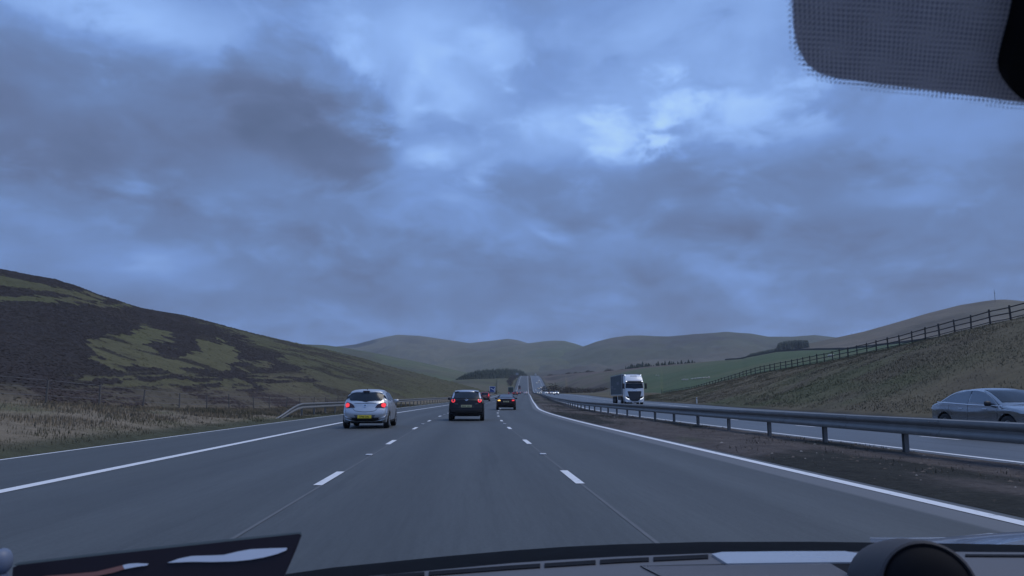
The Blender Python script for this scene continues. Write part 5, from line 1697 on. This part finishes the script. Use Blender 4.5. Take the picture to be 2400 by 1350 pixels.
mb = MB(); mb.grid([[p + Vector((0, .004, -.06)) for p in et], et, [a * .5 + b * .5 + Vector((0, 0, .004)) for a, b in zip(et, eb)], [p + Vector((0, .0, -.003)) for p in eb], [p + Vector((0, .0, -.06)) for p in eb]])
part(mb, 'scuttle_strip', m_black, smooth=30)
rows = [[p + Vector((0, 0, -.05)) for p in eb], [p + Vector((0, -.001, -.002)) for p in eb], [p + Vector((0, -.006, 0)) for p in eb]]
for k in (.2, .5, 1):
    rows.append([Vector((p.x, p.y - .006 + (.42 - p.y) * k, DASHZ + .0 * k)) for p in eb])
rows.append([Vector((p.x, .38, DASHZ - .06)) for p in eb])
dash_o = part(MB().grid(rows), 'dashboard', m_dash, smooth=30)
def dash_poly(pts, name, mat, h=.0015, zoff=0, parent=None):
    top = [on_plane(*p, (0, 0, DASHZ + zoff + h), up) for p in pts]
    bot = [p - Vector((0, 0, h + .002)) for p in top]
    n = len(top); mb = MB()
    mb.add(top + bot, [tuple(range(n))] + [(i, (i + 1) % n, n + (i + 1) % n, n + i) for i in range(n)])
    o = mb.build(name, mat, parent or own)
    if not parent: o.matrix_parent_inverse = Matrix.Translation(own.location).inverted()
    return o
sl_t = lambda x: np.interp(x, [700, 925, 1200, 1450, 1660], [1372, 1345, 1324.5, 1309, 1299])
cuts = [700, 1000, 1271, 1401, 1526, 1665]
for a, b in zip(cuts[:-1], cuts[1:]):
    xs = np.linspace(a + 5, b - 5, 8)
    dash_poly([(x, sl_t(x)) for x in xs] + [(x, sl_t(x) + 9) for x in xs[::-1]], 'vent_slot', m_slot)
dash_poly([(2262, 1298.5), (2420, 1299.5), (2420, 1304.5), (2262, 1303.5)], 'vent_slot', m_slot)
dash_poly([(1668, 1298), (1692, 1293.5), (1850, 1291.8), (1980, 1291.5), (2012, 1297), (2004, 1317), (1850, 1318.5), (1704, 1320.5)], 'display_panel', m_panel, .003)
gr = dash_poly([(1500, 1326), (1700, 1321.5), (1850, 1319.5), (1998, 1318), (1990, 1376), (1602, 1378)], 'speaker_grille', m_slot, .001)
mb = MB()
for k in range(66):
    x0 = 1506 + 6.7 * k
    a = on_plane(x0, 1327 - (x0 - 1500) * .0165, (0, 0, DASHZ + .0022), up); b = on_plane(x0 + 100, 1377, (0, 0, DASHZ + .0022), up)
    d = (b - a).cross(Vector((0, 0, 1))).normalized() * .0009
    mb.add([a - d, a + d, b + d, b - d], [(0, 1, 2, 3)])
gs = mb.build('grille_rib', m_grey, gr, fix=False); gs['kind'] = 'stuff'
# round pod on the dash, its dark face towards the driver
fc = Vector((0, 0, CAMH)) + pxdir(2178, 1380) * .76
bc = Vector((0, 0, CAMH)) + pxdir(2090, 1376) * .92
ax = (fc - bc).normalized()
q = ax.to_track_quat('Z', 'Y').to_matrix()
Lp = (fc - bc).length
mb = MB().lathe([(0, .001), (0, .040), (.012, .052), (Lp * .5, .052), (Lp * .9, .0475), (Lp, .0455), (Lp + .002, .043), (Lp - .004, .040)], 'Z', n=40)
mb.v = [tuple(q @ Vector(v) + bc) for v in mb.v]
pod = part(mb, 'pod', simple('dark_grey_pod', (.050, .048, .052), .7, 0, .1, 40, spec=.3), smooth=40)
mb = MB().lathe([(Lp - .003, .0425), (Lp + .006, .036), (Lp + .013, .022), (Lp + .015, .001)], 'Z', n=40)
mb.v = [tuple(q @ Vector(v) + bc) for v in mb.v]
part(mb, 'pod_face', m_slot, pod, smooth=40)
# bonnet edge beyond the scuttle
cr_ = [(2040, 1271), (2130, 1270), (2205, 1267), (2260, 1259), (2320, 1252), (2400, 1246), (2520, 1241), (2700, 1238)]
lo_ = [(2040, 1273), (2130, 1276), (2205, 1279), (2260, 1281), (2320, 1284), (2400, 1288), (2520, 1292), (2700, 1298)]
far_ = [on_plane(*p, (0, 2.0, 0), (0, 1, 0)) for p in cr_]
near_ = [on_plane(*p, (0, 1.42, 0), (0, 1, 0)) for p in lo_]
rows = [[p + Vector((0, .25, -.10)) for p in far_], [p + Vector((0, .06, -.012)) for p in far_], far_]
for k in (.25, .5, .75, 1.0):
    rows.append([a.lerp(b, k) + Vector((0, 0, .012 * math.sin(k * math.pi))) for a, b in zip(far_, near_)])
part(MB().grid(rows), 'bonnet', m_bonnet, smooth=60)
mb = MB(); mb.grid([[p + Vector((0, -.05, .003)) for p in far_], [p + Vector((0, -.085, .004)) for p in far_], [p + Vector((0, -.085, -.004)) for p in far_]])
part(mb, 'bonnet_crease', m_black)
# windscreen plane
WN = Vector((0, .6, 1.0)).normalized(); WP = (0, 1.08, 1.0)
glass_m, T = new_mat('clear_windscreen_glass')
tb = T.n('ShaderNodeBsdfTransparent'); tb.inputs[0].default_value = (1, 1, 1, 1)
oo = T.n('ShaderNodeOutputMaterial'); T.put(oo.inputs[0], tb.outputs[0])
mb = MB()
def wpt(x, y): return Vector((x, y, 1.0 + (1.08 - y) * .6 + .010))
mb.grid([[wpt(x, y - .12 * (x - .45) ** 2) for x in np.linspace(-.45, 1.35, 9)] for y in np.linspace(.22, 1.25, 7)])
part(mb, 'windscreen', glass_m)
m_frit = simple('grey_dotted_shade', (.82, .80, .92), .6, 0, .12, 60)
m_dark_dot = simple('dark_dots', (.42, .42, .52), .6, 0, .1, 60)
m_dot = simple('pale_dots', (.90, .88, .93), .55, 0, .1, 60)
shade_px = [(1862, -80), (1858, 0), (1860, 60), (1868, 105), (1888, 145), (1915, 168), (1960, 181), (2060, 195), (2180, 210), (2290, 224), (2390, 238), (2480, 247), (2480, -80)]
pts = [on_plane(*p, WP, WN) for p in shade_px]
n = len(pts); mb = MB()
mb.add([p - WN * .001 for p in pts] + [p + WN * .0025 for p in pts], [tuple(range(n)), tuple(range(2 * n - 1, n - 1, -1))] + [(i, (i + 1) % n, n + (i + 1) % n, n + i) for i in range(n)])
shade = part(mb, "dotted_shade", m_frit)
SPX_ = np.array(shade_px, float)
def inside(px, py, P_):
    r_ = False; j = len(P_) - 1
    for i in range(len(P_)):
        if (P_[i][1] > py) != (P_[j][1] > py) and px < (P_[j][0] - P_[i][0]) * (py - P_[i][1]) / (P_[j][1] - P_[i][1]) + P_[i][0]: r_ = not r_
        j = i
    return r_
ex, ey = Vector((1, 0, 0)), Vector((0, 1.0, -.6)).normalized()
o0 = on_plane(2150, 90, WP, WN)
spc = .0027
SHR = [(x + (9 if x < 2450 else 0), y - (8 if y > 100 else 0)) for x, y in shade_px]
def dot_layer(name, mat, rot, pitch, rk, hk, depth):
    mb = MB()
    ca, sa = math.cos(rot), math.sin(rot)
    for i in range(-80, 80):
        for j in range(-70, 70):
            lx = (i + .5 * (j & 1)) * pitch; ly = j * pitch * 1.15
            sx, sy = lx * ca - ly * sa, lx * sa + ly * ca
            p = o0 + ex * sx + ey * sy
            v = p - Vector((0, 0, CAMH))
            fw = v.x * math.sin(YAW) + v.y * math.cos(YAW); xc = v.x * math.cos(YAW) - v.y * math.sin(YAW)
            zc = fw * math.cos(PITCH) + v.z * math.sin(PITCH); yc = v.z * math.cos(PITCH) - fw * math.sin(PITCH)
            if zc < .05: continue
            px, py = 1200 + FPX * xc / zc, 675 - FPX * yc / zc
            if py < -30 or py > 300 or px > 2430 or px < 1800: continue
            r_ = pitch * rk
            if not inside(px, py, SPX_):
                for d, q in ((6, .8), (12, .6), (18, .42)):
                    if inside(px, py - d, SPX_) or inside(px + d, py - d * .4, SPX_):
                        r_ *= q; break
                else: continue
            c = p - WN * depth; k = len(mb.v)
            for a in range(6):
                t = a * math.pi / 3
                mb.v.append(tuple(c + ex * r_ * math.cos(t) + ey * r_ * 1.35 * math.sin(t)))
            mb.v.append(tuple(c - WN * r_ * hk))
            for a in range(6): mb.f.append((k + a, k + (a + 1) % 6, k + 6))
    d = mb.build(name, mat, shade, fix=False); d['kind'] = 'stuff'
dot_layer('dark_dots', m_dark_dot, R(4.5), spc * 1.07, .36, .15, .0012)
dot_layer('dots', m_dot, 0, spc, .27, .5, .0016)
hp = [(2387, -80), (2377, 0), (2366, 50), (2354, 95), (2342, 140), (2337, 165), (2339, 188), (2348, 207), (2368, 226), (2400, 243), (2520, 262), (2520, -80)]
pts = [on_plane(p[0] + 18, p[1], Vector(WP) - WN * .012, WN) for p in hp]
n = len(pts); mb = MB()
ctr = sum(pts, Vector()) / n
mb.add([p.lerp(ctr, .04) - WN * .004 for p in pts] + pts + [p + WN * .010 for p in pts],
       [tuple(range(n))] + [(i, (i + 1) % n, n + (i + 1) % n, n + i) for i in range(n)] + [(n + i, n + (i + 1) % n, 2 * n + (i + 1) % n, 2 * n + i) for i in range(n)])
part(mb, 'mirror_housing', m_slot, smooth=40)

# glossy folder propped on the dash
m_fold = simple('plum_plastic', (.014, .009, .015), .55, 0, .15, 8, spec=.3)
m_fedge = simple('pale_folder_edge', (.10, .12, .12), .5, 0, .1, 20)
m_fw = simple('painted_white_glint', (.62, .66, .74), .35, 0, .05, 10)  # white reflection on the creased plastic, put in as colour
m_fo = simple('painted_orange_glint', (.26, .11, .085), .4, 0, .1, 10)  # orange reflection on the creased plastic, also painted in
a0 = Vector((0, 0, CAMH)) + pxdir(30, 1322) * .70
a1 = Vector((0, 0, CAMH)) + pxdir(706, 1250) * .76
lean = Vector((0, -.25, -1)).normalized()
fn = (a1 - a0).cross(lean).normalized()
if fn.y > 0: fn = -fn
fold = empty('folder', (a0 + a1) / 2, 0, 'dark glossy plum folder with painted white and orange wavy glints propped on the dashboard', 'folder')
def fpart(name, pxs, mat, off, th, parent=None):
    ps = [on_plane(*p, a0 + fn * off, fn) for p in pxs]
    n = len(ps); mb = MB()
    mb.add(ps + [p - fn * th for p in ps], [tuple(range(n)), tuple(range(2 * n - 1, n - 1, -1))] + [(i, (i + 1) % n, n + (i + 1) % n, n + i) for i in range(n)])
    o = mb.build(name, mat, parent or fold)
    if not parent: o.matrix_parent_inverse = Matrix.Translation(fold.location).inverted()
    return o
cov_ = fpart('cover', [(30, 1330), (44, 1324), (230, 1302), (470, 1276), (701, 1251), (706, 1254), (692, 1290), (668, 1345), (640, 1420), (20, 1500)], m_fold, 0, .008)
fpart('edge', [(30, 1325), (44, 1318), (230, 1296.5), (470, 1270), (706, 1246.5), (707, 1252), (470, 1276), (230, 1302.5), (44, 1324.5)], m_fedge, -.0005, .006)
fpart('white_glint_strip', [(392, 1319), (420, 1309), (450, 1303), (490, 1302), (525, 1300.5), (560, 1292), (590, 1287), (635, 1285), (673, 1284), (671, 1290), (650, 1298), (620, 1306), (585, 1312), (550, 1315.5), (500, 1317), (450, 1316.5)], m_fw, .0015, .001, cov_)
fpart('orange_glint_strip', [(100, 1350), (160, 1346), (225, 1340), (262, 1331), (286, 1325), (292, 1334), (262, 1343), (225, 1350), (160, 1356)], m_fo, .0015, .001, cov_)
fpart('white_glint_strip', [(287, 1325), (300, 1321.5), (320, 1320), (348, 1321), (345, 1325), (320, 1328.5), (292, 1333.5)], m_fw, .0015, .001, cov_)
mb = MB(); c = Vector((0, 0, CAMH)) + pxdir(-2, 1316) * .66
prof = [(.011 * math.sin(t), .0105 * max(.05, math.cos(t)) ** .7) for t in np.linspace(-1.5, 1.5, 10)]
mb.lathe(prof, 'Z', c, 16)
mb.tube(c - Vector((0, 0, .01)), c - Vector((0, 0, .16)), .008, .009, 10)
tag(mb.build('knob', simple('pale_blue_plastic', (.13, .16, .23), .5, 0, .05, 10), None, 50), 'pale blue rounded knob at the far left end of the dashboard', 'knob')

# ------------------------------------------------------------------ haze
hm_, T = new_mat('thin_haze')
pv = T.n('ShaderNodeVolumePrincipled')
pv.inputs['Color'].default_value = (.80, .86, .95, 1)
pv.inputs['Density'].default_value = 0.00012
pv.inputs['Anisotropy'].default_value = .1
ho = T.n('ShaderNodeOutputMaterial'); T.put(ho.inputs['Volume'], pv.outputs[0])
tag(MB().box((0, 0, 185), (10200, 10200, 386)).build('haze', hm_), kind='stuff')
